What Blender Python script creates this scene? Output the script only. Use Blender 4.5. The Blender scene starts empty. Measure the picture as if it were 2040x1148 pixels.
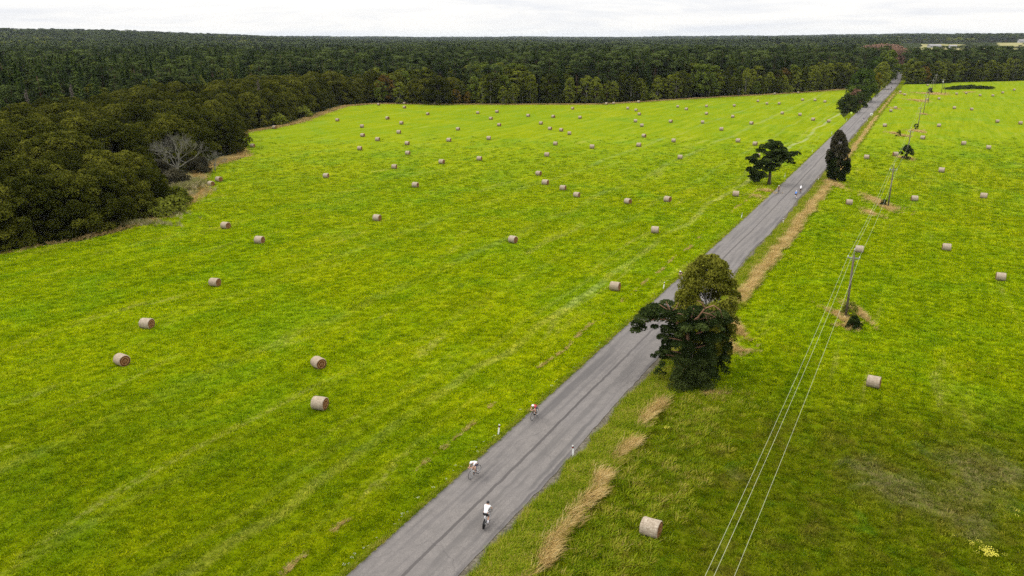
import bpy, bmesh, math, random
import numpy as np
from mathutils import Vector, Matrix, Euler
R = math.radians
SC = bpy.context.scene
COL = SC.collection

# ------------------------------------------------------------------ camera
F = 1587.0; CX = 1020.0; CY = 574.0; H = 32.0
PITCH = math.atan((CY - 74.0) / F)
cam_d = bpy.data.cameras.new('camera'); cam = bpy.data.objects.new('camera', cam_d); COL.objects.link(cam)
cam.location = (0, 0, H); cam.rotation_euler = (R(90) - PITCH, 0, 0)
cam_d.sensor_width = 36; cam_d.lens = F / 2040 * 36; cam_d.clip_start = 0.5; cam_d.clip_end = 60000
SC.camera = cam

# ------------------------------------------------------------------ light
SUN_AZ, SUN_EL = R(-72), R(48)           # azimuth from +Y towards +X
w = bpy.data.worlds.new('World'); SC.world = w; w.use_nodes = True
nt = w.node_tree; nt.nodes.clear()
def N(t, typ, **k):
    n = t.nodes.new(typ)
    for a, v in k.items():
        if a == 'inp':
            for i, x in v.items(): n.inputs[i].default_value = x
        else: setattr(n, a, v)
    return n
out = N(nt, 'ShaderNodeOutputWorld'); bgA = N(nt, 'ShaderNodeBackground'); bgB = N(nt, 'ShaderNodeBackground')
sky = N(nt, 'ShaderNodeTexSky'); sky.sky_type = 'NISHITA'; sky.sun_disc = False
sky.sun_elevation = SUN_EL; sky.sun_rotation = SUN_AZ
bgA.inputs[1].default_value = 0.1
nt.links.new(sky.outputs[0], bgA.inputs[0])
tc = N(nt, 'ShaderNodeTexCoord'); sep = N(nt, 'ShaderNodeSeparateXYZ'); nt.links.new(tc.outputs['Generated'], sep.inputs[0])
# overcast deck: bright towards the zenith
mr = N(nt, 'ShaderNodeMapRange', inp={1: 0.0, 2: 1.0, 3: 1.0, 4: 2.75}); nt.links.new(sep.outputs[2], mr.inputs[0])
mp = N(nt, 'ShaderNodeMapping'); mp.inputs['Scale'].default_value = (1.6, 1.6, 16); mp.inputs['Rotation'].default_value = (0, 0, .5)
nt.links.new(tc.outputs['Generated'], mp.inputs[0])
nz = N(nt, 'ShaderNodeTexNoise', inp={'Scale': 3.2, 'Detail': 7, 'Roughness': .62, 'Distortion': .6}); nt.links.new(mp.outputs[0], nz.inputs[0])
cr = N(nt, 'ShaderNodeValToRGB'); nt.links.new(nz.outputs[0], cr.inputs[0])
cr.color_ramp.elements[0].position = .36; cr.color_ramp.elements[0].color = (.86, .87, .90, 1)
cr.color_ramp.elements[1].position = .56; cr.color_ramp.elements[1].color = (1.04, 1.02, .985, 1)
mx = N(nt, 'ShaderNodeVectorMath', operation='SCALE'); nt.links.new(cr.outputs[0], mx.inputs[0]); nt.links.new(mr.outputs[0], mx.inputs[3])
nt.links.new(mx.outputs[0], bgB.inputs[0]); bgB.inputs[1].default_value = 1.0
ms = N(nt, 'ShaderNodeMixShader', inp={0: .96}); nt.links.new(bgA.outputs[0], ms.inputs[1]); nt.links.new(bgB.outputs[0], ms.inputs[2])
nt.links.new(ms.outputs[0], out.inputs[0])
sd = bpy.data.lights.new('sun', 'SUN'); sun = bpy.data.objects.new('sun', sd); COL.objects.link(sun)
sd.energy = 1.5; sd.angle = R(12); sd.color = (1, .95, .86)
dirv = Vector((math.sin(SUN_AZ) * math.cos(SUN_EL), math.cos(SUN_AZ) * math.cos(SUN_EL), math.sin(SUN_EL)))
sun.rotation_euler = (-dirv).to_track_quat('-Z', 'Y').to_euler()
SC.view_settings.view_transform = 'Standard'; SC.view_settings.look = 'None'
SC.view_settings.exposure = 0.0; SC.view_settings.gamma = 1.0
SC.cycles.sample_clamp_direct = 1.3; SC.cycles.sample_clamp_indirect = 1.0; SC.cycles.use_denoising = False; SC.cycles.denoiser = 'OPENIMAGEDENOISE'; SC.cycles.denoising_prefilter = 'ACCURATE'; SC.cycles.denoising_input_passes = 'RGB_ALBEDO_NORMAL'; SC.cycles.use_adaptive_sampling = False
SC.cycles.max_bounces = 4; SC.cycles.diffuse_bounces = 2; SC.cycles.glossy_bounces = 1
SC.cycles.transmission_bounces = 2; SC.cycles.volume_bounces = 0; SC.cycles.transparent_max_bounces = 4

# ------------------------------------------------------------------ helpers
def at(px, py, z=0.0):
    dx = (px - CX) / F; dy = -(py - CY) / F
    c, s = math.cos(PITCH), math.sin(PITCH)
    d = (dx, c + dy * s, -s + dy * c); t = (H - z) / -d[2]
    return Vector((d[0] * t, d[1] * t, z))
def proj(x, y, z):
    c, s = math.cos(PITCH), math.sin(PITCH); zz = z - H
    dep = y * c - zz * s; up = y * s + zz * c
    return CX + F * x / dep, CY - F * up / dep
def tag(o, label=None, cat=None, group=None, kind=None):
    if label: o['label'] = label
    if cat: o['category'] = cat
    if group: o['group'] = group
    if kind: o['kind'] = kind
    return o
def link(name, me, parent=None, mat=None):
    o = bpy.data.objects.new(name, me)
    COL.objects.link(o)
    if mat is not None and me is not None:
        me.materials.clear(); me.materials.append(mat)
    if parent is not None: o.parent = parent
    return o
def empty(name, loc=(0, 0, 0), rz=0.0):
    o = bpy.data.objects.new(name, None); COL.objects.link(o); o.location = loc; o.rotation_euler = (0, 0, rz)
    o.empty_display_size = .3
    return o
def copy_tree(o, parent=None):
    c = o.copy(); COL.objects.link(c); c.parent = parent
    for ch in KIDS.get(o.name, []):
        KIDS.setdefault(c.name, []).append(copy_tree(ch, c))
    return c
KIDS = {}
def part(name, me, parent, mat=None):
    o = link(name, me, parent, mat); KIDS.setdefault(parent.name, []).append(o); return o
def mesh(name, V, Fc, attr=None, smooth=False):
    me = bpy.data.meshes.new(name)
    V = np.asarray(V, float)
    me.from_pydata(V.tolist(), [], Fc.tolist() if isinstance(Fc, np.ndarray) else Fc)
    if attr is not None:
        a = me.attributes.new('tint', 'FLOAT', 'FACE'); a.data.foreach_set('value', np.asarray(attr, np.float32))
    if smooth: me.polygons.foreach_set('use_smooth', [True] * len(me.polygons))
    return me
class MB:
    """collects simple solids into one mesh"""
    def __init__(s): s.v = []; s.f = []
    def add(s, V, Fc):
        b = len(s.v); s.v += [tuple(map(float, p)) for p in V]; s.f += [[i + b for i in f] for f in Fc]; return s
    def tube(s, pts, rad, n=8, cap=True):
        pts = [Vector(p) for p in pts]
        if not hasattr(rad, '__len__'): rad = [rad] * len(pts)
        V = []; prev = None
        for i, p in enumerate(pts):
            t = (pts[min(i + 1, len(pts) - 1)] - pts[max(i - 1, 0)]).normalized()
            a = Vector((0, 0, 1)) if abs(t.z) < .9 else Vector((1, 0, 0))
            if prev is not None: a = prev
            u = (a - t * a.dot(t)).normalized(); prev = u; v = t.cross(u)
            for k in range(n):
                an = 2 * math.pi * k / n
                V.append(p + (u * math.cos(an) + v * math.sin(an)) * rad[i])
        Fc = [[i * n + k, i * n + (k + 1) % n, (i + 1) * n + (k + 1) % n, (i + 1) * n + k] for i in range(len(pts) - 1) for k in range(n)]
        if cap: Fc += [list(range(n))[::-1], [(len(pts) - 1) * n + k for k in range(n)]]
        return s.add(V, Fc)
    def box(s, c, d, rz=0.0, rx=0.0, ry=0.0):
        m = Euler((rx, ry, rz)).to_matrix(); V = []
        for x in (-1, 1):
            for y in (-1, 1):
                for z in (-1, 1): V.append(Vector(c) + m @ Vector((x * d[0] / 2, y * d[1] / 2, z * d[2] / 2)))
        return s.add(V, [[0, 1, 3, 2], [4, 6, 7, 5], [0, 4, 5, 1], [2, 3, 7, 6], [0, 2, 6, 4], [1, 5, 7, 3]])
    def torus(s, c, r, rr, n=28, k=8):   # in the XZ plane
        V = []; Fc = []
        for i in range(n):
            a = 2 * math.pi * i / n
            for j in range(k):
                b = 2 * math.pi * j / k; q = r + rr * math.cos(b)
                V.append((c[0] + q * math.cos(a), c[1] + rr * math.sin(b), c[2] + q * math.sin(a)))
        for i in range(n):
            for j in range(k):
                Fc.append([i * k + j, i * k + (j + 1) % k, ((i + 1) % n) * k + (j + 1) % k, ((i + 1) % n) * k + j])
        return s.add(V, Fc)
    def ball(s, c, r, nu=12, nv=8, zr=(0, math.pi)):
        if not hasattr(r, '__len__'): r = (r, r, r)
        V = []; Fc = []
        for j in range(nv + 1):
            t = zr[0] + (zr[1] - zr[0]) * j / nv
            for i in range(nu):
                a = 2 * math.pi * i / nu
                V.append((c[0] + r[0] * math.sin(t) * math.cos(a), c[1] + r[1] * math.sin(t) * math.sin(a), c[2] + r[2] * math.cos(t)))
        for j in range(nv):
            for i in range(nu):
                Fc.append([j * nu + i, (j + 1) * nu + i, (j + 1) * nu + (i + 1) % nu, j * nu + (i + 1) % nu])
        return s.add(V, Fc)
    def me(s, name, smooth=False): return mesh(name, s.v, s.f, smooth=smooth)

# ------------------------------------------------------------------ materials
def newmat(name):
    m = bpy.data.materials.new(name); m.use_nodes = True; m.node_tree.nodes.clear(); return m, m.node_tree
def L(t, a, b): t.links.new(a, b)
def finish(t, col, rough=.85, bump=None, bstr=.3, bdist=.05, transl=0.0, spec=.3, metal=0.0):
    o = N(t, 'ShaderNodeOutputMaterial'); p = N(t, 'ShaderNodeBsdfPrincipled')
    p.inputs['Roughness'].default_value = rough; p.inputs['Specular IOR Level'].default_value = spec; p.inputs['Metallic'].default_value = metal
    if hasattr(col, 'is_linked'): L(t, col, p.inputs['Base Color'])
    else: p.inputs['Base Color'].default_value = (*col, 1)
    if bump is not None:
        b = N(t, 'ShaderNodeBump'); b.inputs['Strength'].default_value = bstr; b.inputs['Distance'].default_value = bdist
        L(t, bump, b.inputs['Height']); L(t, b.outputs[0], p.inputs['Normal'])
    if transl > 0:
        tr = N(t, 'ShaderNodeBsdfTranslucent'); mxs = N(t, 'ShaderNodeMixShader', inp={0: transl})
        if hasattr(col, 'is_linked'): L(t, col, tr.inputs[0])
        else: tr.inputs[0].default_value = (*col, 1)
        L(t, p.outputs[0], mxs.inputs[1]); L(t, tr.outputs[0], mxs.inputs[2]); L(t, mxs.outputs[0], o.inputs[0])
    else: L(t, p.outputs[0], o.inputs[0])
def math_(t, op, a, b=None, clamp=False):
    n = N(t, 'ShaderNodeMath', operation=op); n.use_clamp = clamp
    for i, x in enumerate((a, b)):
        if x is None: continue
        if hasattr(x, 'is_linked'): L(t, x, n.inputs[i])
        else: n.inputs[i].default_value = x
    return n.outputs[0]
def ramp(t, fac, stops):
    r = N(t, 'ShaderNodeValToRGB'); L(t, fac, r.inputs[0]); e = r.color_ramp.elements
    while len(e) < len(stops): e.new(.5)
    for i, (p, c) in enumerate(stops):
        e[i].position = p; e[i].color = (*c, 1) if hasattr(c, '__len__') else (c, c, c, 1)
    return r.outputs[0]
def mixc(t, fac, a, b, mode='MIX'):
    n = N(t, 'ShaderNodeMix', data_type='RGBA', blend_type=mode)
    for i, x in ((0, fac), (6, a), (7, b)):
        if hasattr(x, 'is_linked'): L(t, x, n.inputs[i])
        else: n.inputs[i].default_value = x if i == 0 else (*x, 1)
    return n.outputs[2]
def noise(t, vec, scale, detail=4, rough=.55, dist=0.0):
    n = N(t, 'ShaderNodeTexNoise', inp={'Scale': scale, 'Detail': detail, 'Roughness': rough, 'Distortion': dist}); L(t, vec, n.inputs[0]); return n.outputs[0]
def mapping(t, vec, scale=(1, 1, 1), rot=(0, 0, 0), loc=(0, 0, 0)):
    m = N(t, 'ShaderNodeMapping'); L(t, vec, m.inputs[0]); m.inputs['Scale'].default_value = scale
    m.inputs['Rotation'].default_value = rot; m.inputs['Location'].default_value = loc; return m.outputs[0]
def smooth(t, v, a, b):
    n = N(t, 'ShaderNodeMapRange', interpolation_type='SMOOTHSTEP', inp={1: a, 2: b}); L(t, v, n.inputs[0]); return n.outputs[0]

ROAD_AZ = R(27.5)
def flat_mat(name, col, rough=.6, spec=.3, metal=0.0):
    m, t = newmat(name); g = N(t, 'ShaderNodeNewGeometry'); tco = N(t, 'ShaderNodeTexCoord')
    n = noise(t, tco.outputs['Object'], 14, 3)
    c = mixc(t, 1.0, col, ramp(t, n, [(.3, (.82, .82, .82)), (.7, (1.08, 1.08, 1.08))]), 'MULTIPLY')
    finish(t, c, rough, spec=spec, metal=metal); return m

def grass_color(t, right=False, wild=0.0):
    """world-space meadow colour: clumps, mowing streaks along the road, dry patches"""
    g = N(t, 'ShaderNodeNewGeometry'); P = g.outputs['Position']
    U = mapping(t, mapping(t, P, rot=(0, 0, ROAD_AZ + (0 if not right else 0))), (1, 1, 1))      # x across, y along the road
    S = mapping(t, U, (1.0, .13, 1)); n_st = noise(t, S, .30, 6, .65, .8)
    S2 = mapping(t, U, (1.0, .3, 1)); n_md = noise(t, S2, .9, 5, .65, .5)
    n_lg = noise(t, P, .016, 4, .6, .8); n_cl = noise(t, P, 2.2, 6, .72); n_fi = noise(t, P, 9.0, 4, .7)
    n_hue = noise(t, mapping(t, P, loc=(50, 20, 0)), .07, 6, .7, .6)
    n_ln = noise(t, mapping(t, U, (1.0, .012, 1)), 1.5, 5, .75, .25)
    v = math_(t, 'ADD', math_(t, 'MULTIPLY', n_cl, .28), math_(t, 'ADD', math_(t, 'MULTIPLY', n_md, .18), math_(t, 'MULTIPLY', n_ln, .18)))
    v = math_(t, 'ADD', v, math_(t, 'MULTIPLY', n_st, .22)); v = math_(t, 'ADD', v, math_(t, 'MULTIPLY', math_(t, 'ADD', n_fi, math_(t, 'MULTIPLY', math_(t, 'SUBTRACT', noise(t, P, 22, 2, .6), .5), .7)), .20)); v = math_(t, 'SUBTRACT', v, .008)
    c = ramp(t, v, [(.34, (.020, .038, .0006)), (.43, (.064, .100, .0008)), (.52, (.110, .150, .0012)), (.60, (.150, .182, .003)), (.70, (.23, .245, .012))])
    # mowing rows: faint regular bands plus a few pale swaths of chopped hay, all parallel to the road
    ux = N(t, 'ShaderNodeSeparateXYZ'); L(t, U, ux.inputs[0])
    row = math_(t, 'SINE', math_(t, 'MULTIPLY', math_(t, 'ADD', ux.outputs[0], math_(t, 'MULTIPLY', n_lg, 9.0)), 1.15))
    c = mixc(t, math_(t, 'MULTIPLY', smooth(t, row, .2, .9), .22), c, mixc(t, 1.0, c, (.74, .87, 1.0), 'MULTIPLY'))
    wobs = math_(t, 'MULTIPLY', math_(t, 'SUBTRACT', noise(t, mapping(t, U, (0, .03, 0)), 1.0, 3), .5), 7.0)
    if not right:
        for (uc, hw, am) in ((-37.2, .6, .55), (-39.4, .4, .16), (-47.5, .5, .12), (-60.3, .9, .16), (-33.9, .3, .12), (-78, .8, .12)):
            d_ = math_(t, 'ABSOLUTE', math_(t, 'SUBTRACT', math_(t, 'ADD', ux.outputs[0], wobs), uc)); k_ = math_(t, 'MULTIPLY', math_(t, 'SUBTRACT', 1.0, smooth(t, d_, hw * .3, hw * 1.5)), am)
            k_ = math_(t, 'MULTIPLY', k_, math_(t, 'MULTIPLY', ramp(t, n_cl, [(.36, .25), (.56, 1.0)]), ramp(t, noise(t, mapping(t, U, (.05, .05, 0), loc=(uc, 0, 0)), 1.0, 3), [(.38, .15), (.55, 1.0)])))
            c = mixc(t, k_, c, (.23, .235, .05))
    # hue drift: greener / yellower
    c = mixc(t, math_(t, 'MULTIPLY', ramp(t, n_hue, [(.36, 1.0), (.52, 0.0)]), .45), c, mixc(t, 1.0, c, (.60, .92, 3.0), 'MULTIPLY'))
    c = mixc(t, math_(t, 'MULTIPLY', ramp(t, n_lg, [(.42, 0.0), (.62, 1.0)]), .55), c, mixc(t, 1.0, c, (1.25, 1.08, .9), 'MULTIPLY'))
    # lens vignetting and grazing-angle sheen painted into the grass: darker near, paler far
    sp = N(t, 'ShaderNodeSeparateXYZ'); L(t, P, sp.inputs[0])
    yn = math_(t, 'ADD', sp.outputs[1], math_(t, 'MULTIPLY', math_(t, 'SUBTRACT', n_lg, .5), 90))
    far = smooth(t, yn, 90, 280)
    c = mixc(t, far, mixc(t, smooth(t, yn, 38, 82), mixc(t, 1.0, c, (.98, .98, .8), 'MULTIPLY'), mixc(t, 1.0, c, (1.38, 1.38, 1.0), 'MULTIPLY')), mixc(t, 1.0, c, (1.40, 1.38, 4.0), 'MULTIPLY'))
    # pale dry streaks left by the mower
    dry = math_(t, 'MULTIPLY', ramp(t, n_st, [(.60, 0.0), (.72, 1.0)]), ramp(t, n_cl, [(.42, 0.0), (.6, .75)]))
    c = mixc(t, dry, c, (.24, .225, .075))
    brn = math_(t, 'MULTIPLY', ramp(t, n_hue, [(.60, 0.0), (.74, .7)]), ramp(t, n_cl, [(.45, 0.0), (.62, 1.0)]))
    c = mixc(t, brn, c, (.13, .075, .012))
    if right:
        yb = math_(t, 'ADD', sp.outputs[1], math_(t, 'ADD', math_(t, 'MULTIPLY', math_(t, 'SUBTRACT', n_md, .5), 14), math_(t, 'MULTIPLY', sp.outputs[0], .18)))
        near = math_(t, 'SUBTRACT', 1.0, smooth(t, yb, 62, 80))
        weed = ramp(t, v, [(.34, (.018, .032, .0008)), (.45, (.048, .073, .0012)), (.55, (.085, .105, .002)), (.68, (.14, .14, .02))])
        nb = noise(t, P, .35, 5, .65, .5)
        weed = mixc(t, math_(t, 'MULTIPLY', ramp(t, nb, [(.5, 0.0), (.66, 1.0)]), .55), weed, (.085, .065, .012))
        weed = mixc(t, math_(t, 'MULTIPLY', ramp(t, nb, [(.30, 1.0), (.46, 0.0)]), .45), weed, (.035, .11, .006))
        c = mixc(t, math_(t, 'MULTIPLY', near, .9), c, weed)
        # thin grey-silver weed patches
        for (qx, qy, rr) in GREY:
            d = N(t, 'ShaderNodeVectorMath', operation='DISTANCE'); L(t, P, d.inputs[0]); d.inputs[1].default_value = (qx, qy, 0)
            dd = math_(t, 'ADD', d.outputs[1], math_(t, 'MULTIPLY', math_(t, 'SUBTRACT', nb, .5), 9 * rr / 3))
            mk = math_(t, 'MULTIPLY', math_(t, 'SUBTRACT', 1.0, smooth(t, dd, 0.0, rr * 1.35)), ramp(t, n_cl, [(.38, .10), (.58, .6)]))
            c = mixc(t, mk, c, (.14, .118, .05))
    return c, v, P
GREY = []
for (qx, qy, rr) in ((1935, 925, 3.4), (1985, 945, 2.6), (1765, 960, 3.2), (1895, 1020, 2.8), (1940, 1055, 1.8), (1800, 990, 2.0), (1930, 985, 2.4), (1470, 950, 1.0), (1730, 925, 1.8)):
    q = at(qx, qy); GREY.append((q.x, q.y, rr))

def mat_meadow(name, right=False):
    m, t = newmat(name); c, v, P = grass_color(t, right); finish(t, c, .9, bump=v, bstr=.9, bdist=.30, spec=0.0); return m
M_MEADL = mat_meadow('meadow_left', False); M_MEADR = mat_meadow('meadow_right', True)
def mat_blade(name, stops, transl=.25, spread=1.0):
    """grass blades: colour by clump position, individual tuft and blade height"""
    m, t = newmat(name); oi = N(t, 'ShaderNodeObjectInfo'); g = N(t, 'ShaderNodeNewGeometry')
    n = noise(t, g.outputs['Position'], .5, 4, .6)
    v = math_(t, 'ADD', math_(t, 'MULTIPLY', n, .6), math_(t, 'MULTIPLY', oi.outputs['Random'], .4 * spread))
    at_ = N(t, 'ShaderNodeAttribute', attribute_name='tint'); v = math_(t, 'ADD', v, math_(t, 'MULTIPLY', math_(t, 'SUBTRACT', at_.outputs['Fac'], .5), .3))
    finish(t, ramp(t, v, stops), 1.0, transl=transl, spec=0.0); return m
def mat_fieldblade(name, right):
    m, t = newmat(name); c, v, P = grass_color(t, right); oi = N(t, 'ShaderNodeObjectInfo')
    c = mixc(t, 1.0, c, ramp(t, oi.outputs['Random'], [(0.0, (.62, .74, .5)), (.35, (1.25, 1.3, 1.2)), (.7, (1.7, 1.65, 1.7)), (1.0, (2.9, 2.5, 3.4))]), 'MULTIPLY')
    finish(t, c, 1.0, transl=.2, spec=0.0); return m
M_BLADL = mat_fieldblade('field_blades_left', False); M_BLADR = mat_fieldblade('field_blades_right', True)
M_VERGE_BL = mat_blade('verge_blades', [(.22, (.07, .11, .004)), (.40, (.17, .24, .007)), (.55, (.26, .31, .013)), (.68, (.34, .30, .04)), (.85, (.48, .38, .13))])
M_TAN_BL = mat_blade('dry_grass_blades', [(.15, (.16, .13, .02)), (.34, (.38, .25, .08)), (.58, (.58, .42, .17)), (.85, (.76, .64, .34))], .3)
M_REED_BL = mat_blade('reed_blades', [(.2, (.10, .11, .02)), (.45, (.24, .24, .07)), (.65, (.44, .37, .22)), (.9, (.58, .50, .38))], .15)
def mat_ground(name, stops, sc=1.2, bd=.2):
    m, t = newmat(name); g = N(t, 'ShaderNodeNewGeometry'); P = g.outputs['Position']
    v = math_(t, 'ADD', math_(t, 'MULTIPLY', noise(t, P, sc, 6, .7), .7), math_(t, 'MULTIPLY', noise(t, P, sc * .12, 4, .6), .3))
    finish(t, ramp(t, v, stops), .95, bump=v, bstr=.8, bdist=bd, spec=0.0); return m
M_FOREST = mat_ground('forest_floor', [(.35, (.010, .016, .004)), (.5, (.022, .030, .007)), (.65, (.045, .045, .014))], .6)
M_VERGE = mat_ground('verge_ground', [(.35, (.030, .050, .0015)), (.48, (.085, .115, .002)), (.58, (.13, .15, .004)), (.7, (.2, .18, .04))], 1.6)
M_TAN = mat_ground('dry_ground', [(.32, (.055, .06, .010)), (.45, (.15, .11, .035)), (.6, (.27, .20, .08)), (.72, (.34, .27, .13))], 1.6)
M_GRAVEL = mat_ground('gravel', [(.35, (.035, .030, .020)), (.5, (.10, .088, .065)), (.65, (.21, .19, .155))], 5.0, .05)
M_FARF = mat_ground('pale_stubble', [(.35, (.13, .15, .05)), (.5, (.26, .23, .11)), (.65, (.16, .20, .06))], .02)

def mat_road():
    m, t = newmat('asphalt'); uv = N(t, 'ShaderNodeUVMap'); uv.uv_map = 'UVMap'
    s = N(t, 'ShaderNodeSeparateXYZ'); L(t, uv.outputs[0], s.inputs[0]); u, v = s.outputs[0], s.outputs[1]   # metres across from the centre, metres along
    g = N(t, 'ShaderNodeNewGeometry'); P = g.outputs['Position']
    fine = noise(t, P, 14, 5, .85); mid = noise(t, P, 1.1, 5, .6); lg = noise(t, P, .09, 4, .6)
    c = ramp(t, fine, [(.30, (.078, .070, .064)), (.5, (.145, .131, .121)), (.72, (.24, .22, .206))])
    st = noise(t, mapping(t, uv.outputs[0], (1.0, .035, 1)), 2.2, 6, .7, .3)
    c = mixc(t, math_(t, 'MULTIPLY', ramp(t, st, [(.36, 1.0), (.48, 0.0)]), .42), c, (.062, .057, .058))
    c = mixc(t, math_(t, 'MULTIPLY', ramp(t, mid, [(.35, 1.0), (.62, 0.0)]), .42), c, (.085, .078, .074))
    c = mixc(t, math_(t, 'MULTIPLY', ramp(t, lg, [(.4, 0.0), (.65, 1.0)]), .3), c, (.15, .138, .136))
    wob = math_(t, 'MULTIPLY', math_(t, 'SUBTRACT', noise(t, mapping(t, uv.outputs[0], (0, .12, 1)), 1.0, 2), .5), .07)
    edge = math_(t, 'MULTIPLY', math_(t, 'SUBTRACT', noise(t, P, 4, 3), .5), .08)
    uw = math_(t, 'ADD', math_(t, 'ADD', u, wob), edge)
    def band(c0, hw, soft, col, amt, c, nn=None):
        d = math_(t, 'ABSOLUTE', math_(t, 'SUBTRACT', uw, c0)); k = math_(t, 'SUBTRACT', 1.0, smooth(t, d, hw, hw + soft))
        k = math_(t, 'MULTIPLY', k, amt)
        if nn is not None: k = math_(t, 'MULTIPLY', k, nn)
        return mixc(t, k, c, col)
    patch = ramp(t, noise(t, mapping(t, uv.outputs[0], (.8, .05, 1), loc=(7, 3, 0)), 1.2, 4, .6), [(.45, 0.0), (.6, 1.0)])
    pres = ramp(t, noise(t, mapping(t, uv.outputs[0], (0, .02, 1), loc=(0, 1, 0)), 1.0, 2), [(.3, .65), (.6, 1.0)])
    c = band(.05, .10, .05, (.048, .043, .042), .85, c, pres)           # tar joint along the crown
    c = band(-1.9, .35, .35, (.070, .065, .064), .75, c, patch)          # worn wheel tracks
    c = band(-.95, .16, .2, (.07, .065, .066), .5, c, patch)
    c = band(1.25, .3, .35, (.080, .074, .071), .6, c, patch)
    c = band(2.2, .22, .3, (.066, .062, .061), .7, c, patch)
    c = band(2.95, .12, .10, (.052, .048, .050), .7, c, patch)          # patched edge
    c = band(-3.1, .12, .3, (.085, .080, .080), .5, c)
    # cracks and tar snakes
    vor = N(t, 'ShaderNodeTexVoronoi', feature='DISTANCE_TO_EDGE', inp={'Scale': .16, 'Randomness': 1.0})
    wv = N(t, 'ShaderNodeVectorMath', operation='ADD'); L(t, mapping(t, uv.outputs[0], (1.2, .5, 1)), wv.inputs[0])
    nc = N(t, 'ShaderNodeTexNoise', inp={'Scale': .8, 'Detail': 4}); L(t, P, nc.inputs[0]); L(t, nc.outputs[1], wv.inputs[1]); L(t, wv.outputs[0], vor.inputs[0])
    c = mixc(t, math_(t, 'MULTIPLY', math_(t, 'SUBTRACT', 1.0, smooth(t, vor.outputs[0], .001, .006)), .3), c, (.05, .045, .045))
    finish(t, c, .85, bump=fine, bstr=.35, bdist=.02, spec=.25); return m
M_ROAD = mat_road()

def mat_leaf(name, a, b, c, transl=.22, hue=.35):
    """foliage: tree-to-tree drift by Object Info random/location, clump and leaf tint from the face attribute"""
    m, t = newmat(name); oi = N(t, 'ShaderNodeObjectInfo'); at_ = N(t, 'ShaderNodeAttribute', attribute_name='tint')
    g = N(t, 'ShaderNodeNewGeometry'); n = noise(t, g.outputs['Position'], .35, 3, .6)
    v = math_(t, 'ADD', math_(t, 'MULTIPLY', at_.outputs['Fac'], .55), math_(t, 'MULTIPLY', oi.outputs['Random'], hue))
    v = math_(t, 'ADD', v, math_(t, 'MULTIPLY', math_(t, 'SUBTRACT', n, .5), .5))
    finish(t, ramp(t, v, [(.08, a), (.45, b), (.88, c)]), 1.0, transl=transl, spec=0.02); return m
M_WILLOW = mat_leaf('willow_leaves', (.012, .016, .0014), (.052, .058, .0055), (.155, .155, .018))
M_BIRCH = mat_leaf('birch_leaves', (.016, .022, .002), (.062, .074, .007), (.165, .185, .022), .22, .75)
M_MAPLE = mat_leaf('maple_leaves', (.013, .026, .004), (.045, .075, .010), (.13, .18, .028))
M_ASPEN = mat_leaf('aspen_leaves', (.032, .042, .005), (.085, .115, .013), (.16, .20, .030))
M_AUTUMN = mat_leaf('autumn_leaves', (.05, .03, .006), (.12, .075, .012), (.20, .14, .02))
M_PINE = mat_leaf('pine_needles', (.006, .0115, .003), (.023, .037, .009), (.090, .118, .030), .1, .55)
M_SPRUCE = mat_leaf('spruce_needles', (.005, .011, .0025), (.019, .034, .0065), (.070, .098, .018), .1, .55)
M_DARK = mat_leaf('dark_evergreen_needles', (.007, .012, .003), (.021, .032, .008), (.060, .078, .018), .08)
M_BARE = mat_leaf('bare_brown_twigs', (.09, .052, .034), (.19, .11, .07), (.28, .175, .12), .1)
M_DEADTW = mat_leaf('dead_grey_twigs', (.05, .04, .032), (.10, .085, .07), (.17, .15, .125), .1)
M_GREYTW = mat_leaf('grey_brown_twigs', (.018, .017, .010), (.046, .042, .022), (.10, .09, .055), .15)
M_YELLOW = mat_leaf('yellow_leaves', (.09, .08, .006), (.20, .18, .010), (.32, .28, .02))
M_FLOWER = flat_mat('yellow_petals', (.55, .50, .05)); M_WFLOWER = flat_mat('white_petals', (.75, .75, .65))
def mat_bark(name, a, b):
    m, t = newmat(name); tco = N(t, 'ShaderNodeTexCoord')
    n = noise(t, mapping(t, tco.outputs['Object'], (1, 1, .3)), 3.5, 5, .7)
    finish(t, ramp(t, n, [(.35, a), (.65, b)]), .9, bump=n, bstr=.5, spec=.1); return m
M_BARK = mat_bark('grey_bark', (.035, .028, .02), (.10, .085, .065)); M_PBARK = mat_bark('pine_bark', (.07, .042, .028), (.17, .105, .07)); M_OBARK = mat_bark('orange_pine_bark', (.12, .062, .038), (.26, .15, .095))
M_DEAD = mat_bark('silver_dead_wood', (.09, .085, .065), (.235, .225, .185)); M_POLE = mat_bark('weathered_pole_wood', (.085, .068, .054), (.17, .14, .115))
M_BBARK = mat_bark('birch_bark', (.12, .11, .10), (.45, .43, .40))

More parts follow.
